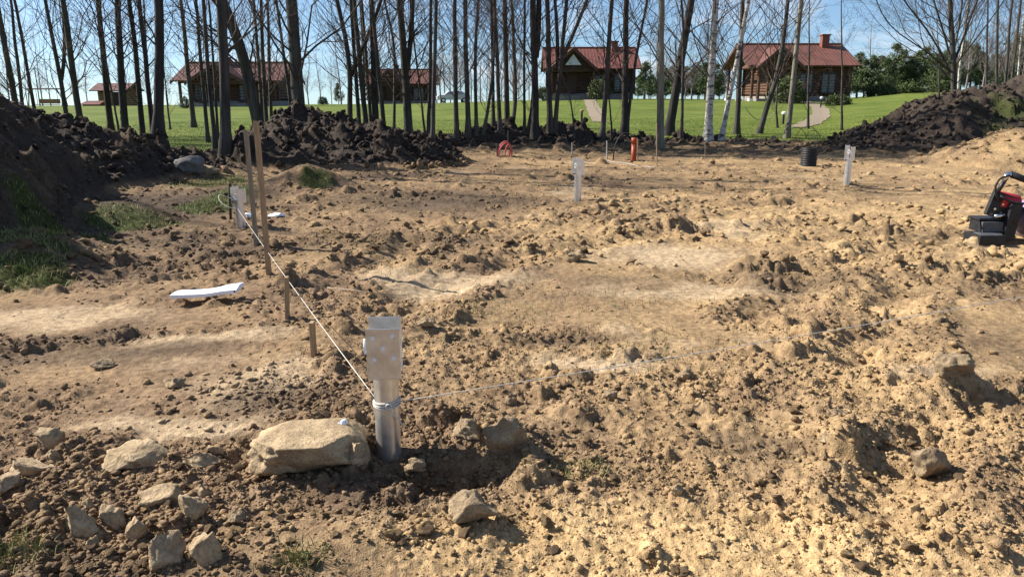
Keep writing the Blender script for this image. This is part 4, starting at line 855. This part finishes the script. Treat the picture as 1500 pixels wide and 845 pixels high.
def house(name, label, x0, x1, Yf, depth, zb, ze, zr, roof, wall, gx=None, gw=3.2, gproj=.9, gdrop=.25, chim=None, wins=(), endL=.7, endR=.7, glass_gable=False, end_posts=None, rz=0, gz=None):
    """x0..x1 front eave line at distance Yf; roof ridge along x"""
    c = ((x0+x1)/2, Yf+depth/2, zb); root = empty(name, c, rz); hl = (x1-x0)/2; hd = depth/2; e = ze-zb; r = zr-zb; ov = .75
    rf = MB(); rb_ = MB()
    for s in (-1, 1):
        a = ((-hl, s*hd, e), (hl, s*hd, e), (-hl, 0, r), (hl, 0, r)); slab(rf, *a); ribs(rb_, *a)
    ro = rf.build('roof', M[roof], root); rb_.build('roof_seam', M[roof], ro); MB().tube([(-hl-.02, 0, r+.15), (hl+.02, 0, r+.15)], .12, 8).build('ridge_cap', M[roof], ro)
    bg_ = MB()
    for xe in (-hl-.03, hl+.03):
        for s in (-1, 1): bg_.hexa([(xe-.04, s*hd, e-.2), (xe+.04, s*hd, e-.2), (xe+.04, 0, r-.2), (xe-.04, 0, r-.2), (xe-.04, s*hd, e+.09), (xe+.04, s*hd, e+.09), (xe+.04, 0, r+.1), (xe-.04, 0, r+.1)])
    bg_.build('barge_board', M['log'], ro)
    if chim:
        cx_, ch_, cw = chim; k = MB(); k.box(cx_-cw/2, cx_+cw/2, -cw/2-.45, cw/2-.45, r-1.0, r+ch_); k.box(cx_-cw/2-.08, cx_+cw/2+.08, -cw/2-.53, cw/2-.37, r+ch_, r+ch_+.12); k.build('chimney', M['brick'], ro)
    wx0, wx1, wy0, wy1 = -hl+endL, hl-endR, -hd+ov, hd-ov; pl = .55; wt = e+.28
    w = MB(); log_wall(w, (wx0, wy0), (wx1, wy0), pl, wt); w.build('front_wall', M[wall], root); w = MB(); log_wall(w, (wx0, wy1), (wx1, wy1), pl, wt); w.build('back_wall', M[wall], root)
    for xx in (wx0, wx1): w = MB(); log_wall(w, (xx, wy0), (xx, wy1), pl+.12, wt); gable_logs(w, xx, wy0, wy1, wt, r-.12); w.build('end_wall', M[wall], root)
    MB().box(wx0-.1, wx1+.1, wy0-.1, wy1+.1, -.9, pl).build('plinth', M['plinth'], root)
    cc = MB().box(wx0+.12, wx1-.12, wy0+.12, wy1-.12, pl, e).build('inner_wall', M['hole'], root)
    if gx is not None:
        gp = gproj; ga = r-gdrop if gz is None else gz-zb; yb = 0.0; yf = -hd-gp; g = MB(); gr = MB(); ge = e-.12
        for s in (-1, 1):
            a = ((gx+s*gw/2, yf, ge), (gx+s*gw/2, yb-.3, ge), (gx, yf, ga), (gx, yb, ga)); slab(g, *a); ribs(gr, *a)
        go = g.build('porch_roof', M[roof], root); gr.build('roof_seam', M[roof], go)
        b = MB()
        for s in (-1, 1): b.hexa([(gx+s*gw/2, yf-.05, ge-.2), (gx+s*gw/2, yf-.01, ge-.2), (gx, yf-.01, ga-.2), (gx, yf-.05, ga-.2), (gx+s*gw/2, yf-.05, ge+.1), (gx+s*gw/2, yf-.01, ge+.1), (gx, yf-.01, ga+.12), (gx, yf-.05, ga+.12)])
        b.build('barge_board', M['log'], go)
        gwl = MB(); gy_ = yf+.5; gable_logs(gwl, gy_, gx-gw/2+.35, gx+gw/2-.35, ge+.1, ga-.1, 'y'); gwl.tube([(gx-gw/2+.1, gy_, ge), (gx+gw/2-.1, gy_, ge)], .14, 8); gwl.build('porch_gable', M[wall], root)
        if glass_gable:
            h0 = ge+.5; p = MB(); p.add([(gx-.75, gy_-.16, h0), (gx+.75, gy_-.16, h0), (gx, gy_-.16, min(h0+1.0, ga-.3))], [(0, 1, 2)]); p.build('gable_window', M['curtain'], root)
        for s in (-1, 1):
            MB().tube([(gx+s*(gw/2-.3), gy_, -.4), (gx+s*(gw/2-.3), gy_, ge)], .13, 8).build('post', M['log'], root)
        MB().box(gx-gw/2+.1, gx+gw/2-.1, yf+.2, wy0-.1, -.5, .35).build('porch_floor', M['plinth'], root)
        MB().box(gx-.5, gx+.5, wy0-.2, wy0-.12, pl, pl+2.0).build('door', M['frame'], root)
    for (wx, wz, ww, wh) in wins: window(root, wx, wz, ww, wh, wy0-.13)
    if end_posts:
        xs, s = end_posts
        for yy in (-hd+.7, 0, hd-.7):
            po = MB().tube([(xs, yy, .35), (xs, yy, e+.1 if yy else r-.3)], .14, 8).build('post', M['log'], root); MB().box(xs-.22, xs+.22, yy-.22, yy+.22, -.8, .35).build('footing', M['lampwhite'], po)
        MB().tube([(xs, -hd+.6, e), (xs, hd-.6, e)], .12, 8).build('tie_beam', M['log'], root)
    tag(root, label, 'house'); return root
def zb_(x, Y): return float(base(np.array([x]), np.array([Y]))[0])
def X(px, Y): return at(px, 150, Y)[0]
def Z(py, Y): return at(750, py, Y)[2]
# red-roofed house with the tall chimney
Yf = 67; xl, xr = X(1094, Yf), X(1256, Yf)
house('log_house', 'orange-brown log house with bright red roof and tall brick chimney', xl, xr, Yf, 8.8, Z(151, Yf), Z(98, Yf), Z(68, Yf+4.4), 'roof_red', 'log', gx=X(1137, Yf)-(xl+xr)/2, gw=3.9, gproj=.6, gz=Z(72, Yf+2),
      chim=(X(1195, Yf+4)-(xl+xr)/2+.25, .85, .62), wins=[(X(1215, Yf)-(xl+xr)/2, .85, 1.15, 1.55), (X(1182, Yf)-(xl+xr)/2, .85, 1.1, 1.55)], endL=2.1, end_posts=(-(xr-xl)/2+.55, 1))
# glazed-gable house
Yf = 75; xl, xr = X(797, Yf), X(938, Yf)
house('log_house', 'brown log house with a glazed gable and a gravel path to its door', xl, xr, Yf, 8.2, Z(146, Yf), Z(102, Yf), Z(73, Yf+4.1), 'roof_dull', 'logdark', gx=X(838, Yf)-(xl+xr)/2, gw=4.6, gproj=.9, gz=Z(74, Yf+2), glass_gable=True,
      chim=(X(897, Yf+4)-(xl+xr)/2, .65, .6), wins=[(X(909, Yf)-(xl+xr)/2, .75, 1.1, 1.6), (X(880, Yf)-(xl+xr)/2, 1.0, 1.1, 1.2)])
# brown-roofed house on the left
Yf = 67; xl, xr = X(253, Yf), X(414, Yf)
house('log_house', 'log house with a long brown roof seen through the left-hand trunks', xl, xr, Yf, 7.6, Z(158, Yf), Z(120, Yf), Z(95, Yf+3.8), 'roof_brown', 'log', gx=X(322, Yf)-(xl+xr)/2, gw=5.2, gproj=.7, gz=Z(97, Yf+2), chim=(X(341, Yf+4)-(xl+xr)/2, .5, .55),
      wins=[(X(357, Yf)-(xl+xr)/2, .6, 1.0, 1.5), (X(292, Yf)-(xl+xr)/2, .6, 1.0, 1.3)], endL=1.5, end_posts=(-(xr-xl)/2+.45, -1))
bpy.data.objects['log_house.002']['label'] = 'log house with a long brown roof behind the crooked trunk'
# far house
Yf = 106; xl, xr = X(531, Yf), X(637, Yf)
house('log_house', 'small far house with red roof behind the thicket of slim trunks', xl, xr, Yf, 8, Z(154, Yf), Z(124, Yf), Z(104, Yf+4), 'roof_red', 'logdark', gx=X(571, Yf)-(xl+xr)/2, gw=3.8, gproj=.7, gz=Z(102, Yf+2), chim=(X(583, Yf+4)-(xl+xr)/2, .6, .6),
      wins=[(X(613, Yf)-(xl+xr)/2, .7, 1.3, 1.5), (X(595, Yf)-(xl+xr)/2, .7, 1.1, 1.3)])
# garden hut
def hut():
    Y = 90; x0, x1 = X(135, Y), X(192, Y); root = empty('garden_hut', ((x0+x1)/2, Y+1.5, Z(158, Y))); hl = (x1-x0)/2; e = Z(134, Y)-Z(158, Y); r = Z(123, Y)-Z(158, Y); rf = MB()
    slab(rf, (-hl, -1.9, e), (hl, -1.9, e), (-hl, .2, r), (hl, .2, r), .1); slab(rf, (-hl, 2.1, e), (hl, 2.1, e), (-hl, .2, r), (hl, .2, r), .1); rf.build('roof', M['roof_brown'], root)
    w = MB(); log_wall(w, (-hl+.75, -1.2), (hl-.75, -1.2), 0, e+.1, .22, .1); w.build('front_wall', M['logpale'], root); w = MB(); log_wall(w, (-hl+.75, 1.5), (hl-.75, 1.5), 0, e+.1, .22, .1); w.build('back_wall', M['logpale'], root)
    for xx in (-hl+.75, hl-.75): w = MB(); log_wall(w, (xx, -1.2), (xx, 1.5), .1, e+.1, .22, .1); gable_logs(w, xx, -1.2, 1.5, e+.1, r-.05); w.build('end_wall', M['logpale'], root)
    MB().box(.2, .95, -1.38, -1.3, 0, 1.7).build('door', M['frame'], root); tag(root, 'small yellowish garden hut with brown gable roof', 'hut')
    root2 = empty('lean_to', (x0-.1, Y-.6, Z(158, Y))); rf = MB(); slab(rf, (-.6, -.9, .32), (1.7, -.9, .32), (-.5, .6, .72), (1.6, .6, .72), .06); rf.build('roof', M['roof_dull'], root2); MB().box(-.4, 1.5, -.6, .55, -.2, .34).build('wall', M['logpale'], root2); tag(root2, 'low red-roofed lean-to at the foot of the garden hut', 'shed')
hut()
def swing():
    Y = 80; g0 = Z(163, Y); root = empty('garden_swing', (X(70, Y), Y, g0)); w = 1.7
    for sx in (-1, 1):
        for sy in (-1, 1): MB().tube([(sx*w, sy*.6, 0), (sx*w, sy*.08, 2.2)], .06, 6).build('post', M['logdark'], root)
    MB().tube([(-w-.2, 0, 2.2), (w+.2, 0, 2.2)], .07, 6).build('crossbeam', M['logdark'], root); MB().box(-1.1, 1.1, -.3, .3, .62, .7).build('seat', M['logpale'], root); MB().box(-1.1, 1.1, .3, .36, .75, 1.2).build('backrest', M['logpale'], root)
    for sx in (-1, 1): MB().tube([(sx*1.05, 0, .66), (sx*1.05, 0, 2.2)], .025, 5).build('hanger', M['blacksteel'], root)
    tag(root, 'wooden garden swing frame beyond the large dark heap', 'swing')
    p = empty('lamp_pole', (X(58, 84), 84, zb_(X(58, 84), 84))); MB().tube([(0, 0, -.1), (0, 0, 4.0)], [.06, .04], 6).build('pole', M['logdark'], p); MB().tube([(-.45, 0, 3.85), (.45, 0, 3.85)], .03, 5).build('crossarm', M['logdark'], p); tag(p, 'thin pole with a crossarm near the garden swing', 'pole')
swing()
def car():
    Y = 100; x = X(664, Y); root = empty('parked_car', (x, Y, zb_(x, Y))); prof = [(-2.1, .35), (-2.1, .75), (-1.9, .95), (-1.2, 1.02), (-.6, 1.45), (1.0, 1.48), (1.75, 1.05), (2.1, .95), (2.15, .4)]
    vs = []; n = len(prof)
    for s, k in ((-.85, 0), (.85, 0)):
        for (a, b) in prof: vs.append((a, s*(1 if b < 1.1 else .82), b))
    fs = [tuple(range(n))[::-1], tuple(range(n, 2*n))]+[(i, (i+1) % n, (i+1) % n+n, i+n) for i in range(n)]
    body = MB().add(vs, fs).build('body', M['carpaint'], root, bevel=.06); MB().hexa([(-1.0, -.88, 1.03), (1.5, -.88, 1.03), (1.5, -.80, 1.03), (-1.0, -.80, 1.03), (-.6, -.74, 1.38), (.95, -.74, 1.38), (.95, -.66, 1.38), (-.6, -.66, 1.38)]).build('side_window', M['glass'], root)
    for a in (-1.3, 1.35):
        for s in (-.86, .70): w = MB().tube([(a, s, .32), (a, s+.16, .32)], .32, 14).build('wheel', M['tyre'], root); MB().tube([(a, s-.015 if s < 0 else s+.175, .32), (a, s+.01 if s < 0 else s+.15, .32)], .18, 10).build('rim', M['chrome'], w)
    for s in (-.6, .6): MB().box(-2.14, -2.09, s-.15, s+.15, .68, .80).build('headlight', M['lampwhite'], root)
    root.rotation_euler = (0, 0, .15); tag(root, 'silver car parked on the lawn crest beside the far house', 'car')
car()
# gravel paths up to the houses
def path(pts, name='gravel_path'):
    L, Rr = [], []
    P = np.array(pts, float); m = 26; s = np.linspace(0, len(P)-1, m); C = np.stack([np.interp(s, np.arange(len(P)), P[:, k]) for k in range(3)], -1)
    for _ in range(2): C[1:-1] = .25*C[:-2]+.5*C[1:-1]+.25*C[2:]
    vs = []; nx = 7
    for i in range(m):
        d = C[min(i+1, m-1), :2]-C[max(i-1, 0), :2]; d /= np.linalg.norm(d); nrm_ = np.array([-d[1], d[0]])
        for k in range(nx):
            q_ = C[i, :2]+nrm_*C[i, 2]*((k/(nx-1))-.5)*(1+.10*math.sin(i*2.3+k)+.07*math.sin(i*5.1)); z = float(height(np.array([q_[0]]), np.array([q_[1]]))[0]); vs.append((q_[0], q_[1], z+.022))
    fs = [(i*nx+k, i*nx+k+1, (i+1)*nx+k+1, (i+1)*nx+k) for i in range(m-1) for k in range(nx-1)]
    o = MB().add(vs, fs).build(name, M['path'], smoothf=True); tag(o, kind='structure')
def pth(l): return [(X(px, Y), Y, w) for px, Y, w in l]
path(pth([(862, 73, 1.0), (865, 62, .95), (869, 52, .9), (874, 43, .85), (880, 36, .7)]))
path(pth([(1176, 66, 1.0), (1192, 60, 1.0), (1203, 52, 1.0), (1205, 45, 1.0), (1199, 39, .95), (1186, 35, .9), (1168, 33, .7)]))
# bollard lamps on the lawn
def bollard(px, py, h, label, globe):
    p = ground(px, py); root = empty('garden_lamp', p); MB().tube([(0, 0, -.05), (0, 0, h*.78)], .05, 8).build('post', M['blacksteel'], root); MB().tube([(0, 0, h*.76), (0, 0, h*.82), (0, 0, h*.95), (0, 0, h)], [.05, .10, .10, .04], 10).build('lamp_globe', M['lampwhite' if globe else 'wood'], root); tag(root, label, 'garden lamp')
bollard(852, 178, .55, 'short garden lamp on the lawn beside the straight gravel path', False)
bollard(1147, 182, .55, 'white-topped garden lamp on the lawn beside the yellowish leaning tree', True)
bollard(1202, 158, .75, 'white-topped garden lamp by the plinth of the red-roofed house', True)
def hoops():
    p = ground(1172, 203); root = empty('wire_hoops', p)
    for dx, r_, tilt in ((-.12, .30, .5), (.22, .34, -.35), (.45, .22, .2)):
        MB().tube([(dx+r_*1.1*math.cos(a), tilt*.2*math.sin(a), r_*math.sin(a)*1.2) for a in np.linspace(0, math.pi, 14)], .008, 5).build('hoop', M['blackpipe'], root)
    tag(root, 'tangle of thin dark hoops stuck in the lawn edge', 'hoops')
hoops()
def slack_line():
    # drooping line slung between two trunks before the red-roofed house
    a = at(1092, 158, 33.4); b = at(1136, 165, 33.4); P = [tuple(a*(1-t)+b*t-np.array([0, 0, 4*t*(1-t)*.42])) for t in np.linspace(0, 1, 14)]
    root = MB().tube(P, .018, 5).build('slack_rope', M['wood_grey']); tag(root, 'slack dark rope slung between two trees before the red-roofed house', 'rope')
slack_line()

# ------------------------------------------------------------------ screw piles with their post brackets
def screw_pile(px, py, hgt, label, rz=0, lean=(0, 0), p=None):
    p = ground(px, py) if p is None else p; root = empty('screw_pile', p, rz); root.rotation_euler = (lean[0], lean[1], rz); r = .054; ph = hgt*.645
    t = MB(); n = 28
    for s_, rr0, rr1 in ((0, r, r),): pass
    vs = []; 
    for z in (-.35, -.1, .1, ph): vs += [(r*math.cos(2*math.pi*k/n), r*math.sin(2*math.pi*k/n), z) for k in range(n)]
    fs = [(i*n+k, i*n+(k+1) % n, (i+1)*n+(k+1) % n, (i+1)*n+k) for i in range(3) for k in range(n)]
    t.add(vs, fs).build('pile_tube', M['galv'], root, True)
    b = MB(); w = .070; th = .005; top = hgt
    b.box(-w, w, -.0495, .0495, ph-.004, ph+.004)
    br = b.build('bracket_base', M['galv'], root)
    for yy, h0, h1, hl in ((-.052, ph-.028, top-.022, True), (.052, ph-.028, top, False)):
        pl_ = MB().box(-w, w, yy-th/2, yy+th/2, h0, h1).build('bracket_plate', M['galv'], root, bevel=.0015); hh = h1-h0
        for (fx, fz) in ((-.6, .82), (.55, .86), (0, .62), (-.55, .40), (.6, .43)):
            s = -1 if yy < 0 else 1
            MB().tube([(fx*w, yy+s*th*.5, h0+fz*hh), (fx*w, yy+s*(th*.5+.003), h0+fz*hh)], .0092, 12).build('bolt_hole', M['whitecap'], pl_)  # white discs paint the lit back seen through the bolt holes
    MB().box(-w-.003, -w+.003, -.046, .046, ph+.006, ph+.016).build('weld_bead', M['galv'], root)
    MB().tube([(-w-.008, -.03+.022*math.cos(a), top-.105+.03*math.sin(a)) for a in np.linspace(0, 2*math.pi, 14)], .005, 6).build('lifting_ring', M['whitecap'], root)
    tag(root, label, 'screw pile', 'galvanised screw piles marking the foundation'); return root
P1 = ground(570, 664); P2 = ground(353, 331); P3 = ground(846, 292); P4 = ground(1240, 270); P5 = np.array([4.35, 5.25, H1(4.35, 5.25)])
screw_pile(0, 0, .61, 'galvanised screw pile tied with white string beside the big flat-topped block', rz=.07, lean=(0, .0), p=P1)
screw_pile(0, 0, .46, 'galvanised screw pile beside the dark stake at the far end of the string', rz=1.15, p=P2)
screw_pile(0, 0, .60, 'galvanised screw pile standing alone in the sand before the orange pipe', rz=.55, lean=(0, .01), p=P3)
screw_pile(0, 0, .66, 'galvanised screw pile beside the black corrugated pipe stub', rz=.6, p=P4)
screw_pile(0, 0, .6, 'galvanised screw pile at the end of the low string across the sand', rz=.07, p=P5)
# strings
def cord(name, P, r_, label, mt='string', n=6): o = MB().tube([tuple(q) for q in P], r_, n).build(name, M[mt], smoothf=True); tag(o, label, 'string'); return o
def sag(a, b, d, m=24): a, b = np.array(a), np.array(b); return [a*(1-t)+b*t-np.array([0, 0, 4*t*(1-t)*d]) for t in np.linspace(0, 1, m)]
ta = P1+np.array([-.05, .02, .248]); tb = P2+np.array([.0, -.06, .21])
cord('marking_string', sag(ta, tb, .02), .0021, 'taut white string running past the laths to the far pile')
tc_ = P1+np.array([.055, .0, .245]); td_ = P5+np.array([-.05, -.03, .24])
cord('marking_string', sag(tc_, td_, .015), .0023, 'low white string stretched across open sand from the nearest pile')
wr = MB()
for k, zz in enumerate((.238, .246, .254)): wr.tube([(P1[0]+.0575*math.cos(a), P1[1]+.0575*math.sin(a), P1[2]+zz+.006*math.sin(a+k)) for a in np.linspace(0, 2*math.pi, 24, endpoint=False)], .0034, 6, closed=True)
wr.tube([(P1[0]+.02, P1[1]-.06, P1[2]+.245), (P1[0]+.035, P1[1]-.066, P1[2]+.215), (P1[0]+.06, P1[1]-.066, P1[2]+.19), (P1[0]+.075, P1[1]-.055, P1[2]+.155)], .003, 6)
wr.tube([(P1[0]+.018+.012*math.cos(a), P1[1]-.061, P1[2]+.246+.010*math.sin(a)) for a in np.linspace(0, 6.28, 12)], .004, 6)
tag(wr.build('string_knot', M['string'], smoothf=True), 'white string wound and knotted round the nearest screw pile', 'string')
lp = [P2+np.array(q) for q in ((0, -.06, .21), (-.12, -.05, .22), (-.28, .1, .29), (-.33, .25, .36), (-.25, .35, .28), (-.12, .3, .27), (-.02, .2, .33))]
cord('loose_string', bez(lp, 20), .004, 'loose looped end of string at the far pile with the dark stake')
# laths and stakes
def lath(pb, pt, w, label, m='wood', name='wooden_lath', ntop=False):
    g_ = ground(*pb); zc = g_[1]*math.cos(PITCH)+(EYE-g_[2])*math.sin(PITCH); top = at(*pt, g_[1]); v = Vector(top-g_); L = v.length; ww = w*zc/F/2; t_ = ww*.55
    o = MB().hexa([(-ww, -t_, -.15), (ww, -t_, -.15), (ww, t_, -.15), (-ww, t_, -.15), (-ww*.95, -t_*.9, L*.55), (ww, -t_, L*.55), (ww, t_, L*.55), (-ww, t_, L*.55)])
    o.hexa([(-ww*.95, -t_*.9, L*.55), (ww, -t_, L*.55), (ww, t_, L*.55), (-ww, t_, L*.55), (-ww, -t_, L*.985), (ww*.95, -t_, L), (ww, t_, L), (-ww, t_, L*.985)])
    ob = o.build(name, M[m], bevel=.002); ob.location = g_; ob.rotation_euler = v.to_track_quat('Z', 'Y').to_euler(); tag(ob, label, 'stake'); return ob
lath((394, 401), (375, 177), 10, 'tallest wooden lath, leaning a little, with the string at its foot')
lath((376, 361), (360, 190), 8.5, 'tall grey-brown lath behind the tallest lath', 'wood_grey')
lath((421, 464), (420, 405), 9, 'short wooden stake with the string passing its top')
lath((460, 521), (457, 471), 12, 'stubby wooden stake nearest the tied screw pile')
lath((338, 320), (337, 268), 4.5, 'dark thin stake beside the far screw pile', 'wood_dark')
lath((838, 226), (838, 209), 3, 'short pale peg at the edge of the low dark bank', 'greypipe', 'marker_peg'); lath((889, 233), (889, 206), 3, 'grey marker peg holding the end of the drooping cord', 'greypipe', 'marker_peg')
lath((728, 228), (727, 211), 2.5, 'short thin peg beside the red conduit loops', 'wood_grey', 'marker_peg'); lath((744, 212), (744, 192), 2.5, 'thin peg standing behind the red conduit loops', 'wood', 'marker_peg')
lath((962, 243), (962, 180), 2.6, 'tall thin wooden rod before the straight grey-barked tree', 'wood', 'marker_rod'); lath((934, 236), (934, 203), 3, 'thin wooden peg against the orange pipe', 'wood', 'marker_peg')
lath((1033, 232), (1033, 208), 2, 'thin lone rod before the white birch', 'wood_grey', 'marker_rod')
# cords, pipes
a = at(839, 214, 23.2); b = at(888, 232, 22.2); cord('drooping_cord', sag(a, b, .10, 14), .010, 'grey cord drooping between two pegs along the dark bank', 'greypipe')
a = ground(890, 236); b = ground(960, 246); cord('ground_cord', [np.array([q[0], q[1], H1(q[0], q[1])+.012]) for q in sag(a, b, 0, 24)], .006, 'pale cord lying on the ground beyond the orange pipe', 'greypipe')
p = ground(928, 236); MB_ = MB(); MB_.tube([(0, 0, -.2), (0, 0, .42)], .062, 16); 
op = empty('orange_pipe', p); MB_.build('pipe_body', M['orange'], op, True); MB().tube([(0, 0, .42), (0, 0, .55)], .076, 16).build('pipe_socket', M['orange'], op, True); tag(op, 'upright orange plastic drain pipe at the back of the plot', 'pipe')
p = ground(740, 228); rc = empty('red_conduit', p)
for k, (a0, b0, h_) in enumerate(((-.20, .17, .34), (-.17, .20, .30), (-.02, .17, .28))):
    MB().tube(bez([(a0, k*.04, -.1), (a0+.03, k*.04, h_*.6), ((a0+b0)/2+.03, k*.04, h_*1.15), (b0-.02, k*.04, h_*.75), (b0-.01-.04*k, k*.04, -.1)], 18), .018, 8).build('conduit_loop', M['redpipe'], rc, True)
tag(rc, 'red conduit pipes looping out of the ground before the dark bank', 'conduit')
p = ground(898, 235); bh = MB().tube(bez([(0, 0, -.1), (.02, 0, .35), (.2, .05, .66), (.42, .05, .66), (.52, .05, .45), (.55, .05, .1)], 18), .015, 6).build('black_hose', M['blackpipe'], smoothf=True, loc=p); tag(bh, 'thin dark hose arching to the orange pipe', 'hose')
p = ground(1184, 243); cp = empty('corrugated_pipe', p); m_ = MB(); n_ = 20; prof = []
for i in range(9): prof += [(.155, i*.05-.05), (.175, i*.05-.03), (.175, i*.05-.012), (.155, i*.05+.0)]
m_.tube([(0, 0, z) for _, z in prof], [r_ for r_, _ in prof], n_, caps=False); m_.tube([(0, 0, prof[-1][1]), (0, 0, prof[0][1])], .14, n_, caps=False); m_.build('ribbed_wall', M['blackpipe'], cp, True); tag(cp, 'black corrugated plastic pipe stub standing in the ground', 'pipe')
# white profile lying on the ground
def white_profile():
    a = ground(257, 441); b = ground(354, 438); d = (b-a)[:2]; L = np.linalg.norm(d); root = empty('white_profile', ((a[0]+b[0])/2, (a[1]+b[1])/2, max(a[2], b[2])+.035), math.atan2(d[1], d[0])); root.rotation_euler = (0, -.015, math.atan2(d[1], d[0])); h = L/2; w = .075
    t = MB(); secs = [(-h, .0, .055, .0), (-h*.3, .005, .06, .002), (h*.1, .012, .062, .005), (h*.55, .03, .085, .014), (h, .04, .10, .02)]; vs = []
    for (x, z, wf, lip) in secs: vs += [(x, -w, z-.016), (x, w, z-.012+lip), (x, w, z+.010+lip), (x, 0, z+.016+lip), (x, -w, z+.010)]
    fs = [(0, 1, 2, 3, 4)[::-1], tuple(20+i for i in range(5))]+[(i*5+k, i*5+(k+1) % 5, (i+1)*5+(k+1) % 5, (i+1)*5+k) for i in range(4) for k in range(5)]
    t.add(vs, fs).build('profile_body', M['foam'], root, bevel=.003); MB().tube([(h*.94, -w-.002, .037), (h*.94, -w+.004, .037)], .007, 10).build('screw_hole', M['hole'], root); tag(root, 'long white plastic profile lying on the trampled soil', 'plastic profile')
white_profile()
def crumple(px, py, w, h, label, seed, name='plastic_scrap', z=None, dy=0):
    p = ground(px, py); zc = p[1]; P, Fc = rock_shape(3, 9000+seed, 9, .4, .35, .3); P = P*np.array([w*zc/F/2, w*zc/F*.35, h*zc/F/2]); o = link(name, npmesh(name, P, Fc), M['film']); o.location = (p[0], p[1]+dy, (p[2] if z is None else z)+h*zc/F*.4); tag(o, label, 'plastic scrap')
p = ground(440, 703); crumple(491, 690, 19, 17, 'crumpled clear plastic scrap lying on the big flat-topped block', 1, z=p[2]+.135, dy=.17)
crumple(408, 318, 30, 7, 'crumpled white film on the soil behind the tall laths', 2); crumple(365, 320, 16, 8, 'white film scrap at the foot of the far screw pile', 3)

def twig(pts, label):
    P = bez([np.array(ground(*q))+np.array([0, 0, .015]) for q in pts], 14); P[1:-1, 2] += .02*np.sin(np.linspace(0, 3.1, 12)); o = MB().tube([tuple(q) for q in P], [.006-.0003*i for i in range(14)], 5).build('dry_twig', M['wood_grey'], smoothf=True); tag(o, label, 'twig')
twig([(645, 372), (652, 356), (672, 342)], 'dry twig lying on the sand beyond the pale silt'); twig([(480, 424), (540, 436), (600, 436)], 'long dry root lying past the short stakes'); twig([(540, 392), (556, 389), (570, 386)], 'short pale twig on the trampled soil')

# ------------------------------------------------------------------ hydraulic machine at the right
def machine():
    p = ground(1446, 356); root = empty('hydraulic_machine', p, 0); s = p[1]*1.03/F  # metres per picture pixel here
    def B(name, mt, x0, x1, z0, z1, y0, y1, par=root, slant=0, bev=.006, shx=0):
        return MB().hexa([(x0, y0, z0), (x1, y0, z0), (x1, y1, z0), (x0, y1, z0), (x0+shx, y0+slant, z1), (x1+shx, y0+slant, z1), (x1+shx, y1, z1), (x0+shx, y1, z1)]).build(name, M[mt], par, bevel=bev)
    f_ = B('foot_block', 'blacksteel', -.17, .10, 0, .10, -.14, .16); B('foot_tread', 'greypad', -.155, .085, .10, .115, -.12, .02, f_, .03)
    st = B('step_block', 'blacksteel', -.10, .14, .115, .235, -.02, .20, slant=.05); B('step_tread', 'greypad', -.09, .13, .125, .225, -.034, -.024, st, .05)
    B('step_lip', 'blacksteel', -.115, .14, .235, .26, .01, .22)
    B('side_column', 'blacksteel', .12, .24, .04, .42, -.06, .22, shx=.04)
    pl = MB().hexa([(-.05, .02, .30), (.16, .02, .24), (.16, .07, .24), (-.05, .07, .30), (.02, .02, .56), (.30, .02, .46), (.30, .07, .46), (.02, .07, .56)]).build('mount_plate', M['blacksteel'], root, bevel=.008)
    for x, z in ((.03, .36), (.11, .41), (.21, .38), (.10, .31)): MB().tube([(x, .004, z), (x, .022, z)], .014, 6).build('bolt', M['chrome'], pl)
    MB().tube([(.02, -.02, .285), (.12, -.02, .30)], .02, 10).build('hydraulic_fitting', M['chrome'], root, True)
    MB().tube([(.10, .10, .44), (.30, .10, .40)], .10, 20).build('red_motor', M['redpaint'], root, True, bevel=.01)
    MB().tube([(.03, .03, .50), (.12, .03, .70)], .022, 10).build('arm', M['blacksteel'], root, True)
    MB().tube([(.08, .03, .66), (.13, .03, .72), (.17, .03, .715)], .028, 10).build('pivot_joint', M['chrome'], root, True)
    ra = MB().tube([(.16, .03, .72), (.42, .03, .625)], .034, 14).build('hydraulic_cylinder', M['blacksteel'], root, True); MB().tube([(.40, .03, .632), (.95, .03, .43)], .042, 14).build('cylinder_sleeve', M['redpaint'], ra, True)
    MB().tube(bez([(.13, .0, .71), (.02, -.02, .69), (-.03, -.03, .61), (.0, -.02, .52), (.05, .0, .45)], 18), .011, 8).build('hose', M['blackpipe'], root, True)
    MB().tube(bez([(.06, .0, .50), (.16, -.04, .43), (.34, -.05, .42), (.55, -.03, .44), (.75, .0, .42)], 18), .012, 8).build('hose', M['blackpipe'], root, True)
    MB().tube([(.27, -.03, .30), (.45, -.01, .50)], .018, 10).build('ram_rod', M['chrome'], root, True); MB().tube([(.20, -.04, .22), (.31, -.03, .36)], .032, 10).build('ram_barrel', M['blacksteel'], root, True)
    # body of the machine, mostly beyond the picture's edge
    dr = MB(); dr.tube([(.58, -.16, .22), (.58, -.14, .22), (.58, .30, .22), (.58, .32, .22)], [.17, .21, .21, .17], 32); dr.build('drive_drum', M['lilac'], root, True)
    MB().tube([(.58, -.19, .22), (.58, -.15, .22)], .07, 16).build('drum_hub', M['blacksteel'], root, True)
    B('body', 'redpaint', .66, 1.45, .36, .62, -.12, .45, bev=.03); B('engine_cover', 'blacksteel', .85, 1.40, .62, .86, -.08, .40, bev=.03); B('chassis', 'blacksteel', .40, 1.45, .24, .36, -.10, .42)
    for x in (.95, 1.3):
        for y_ in (-.22, .42): MB().tube([(x, y_, .2), (x, y_+.13, .2)], .2, 20).build('wheel', M['tyre'], root, True)
    for y_ in (-.05, .38): MB().tube(bez([(1.4, y_, .6), (1.7, y_, .9), (2.0, y_, 1.0)], 8), .017, 8).build('handle', M['blacksteel'], root, True)
    tag(root, 'red and black hydraulic machine with a stepped black foot on the sand', 'machine')
machine()
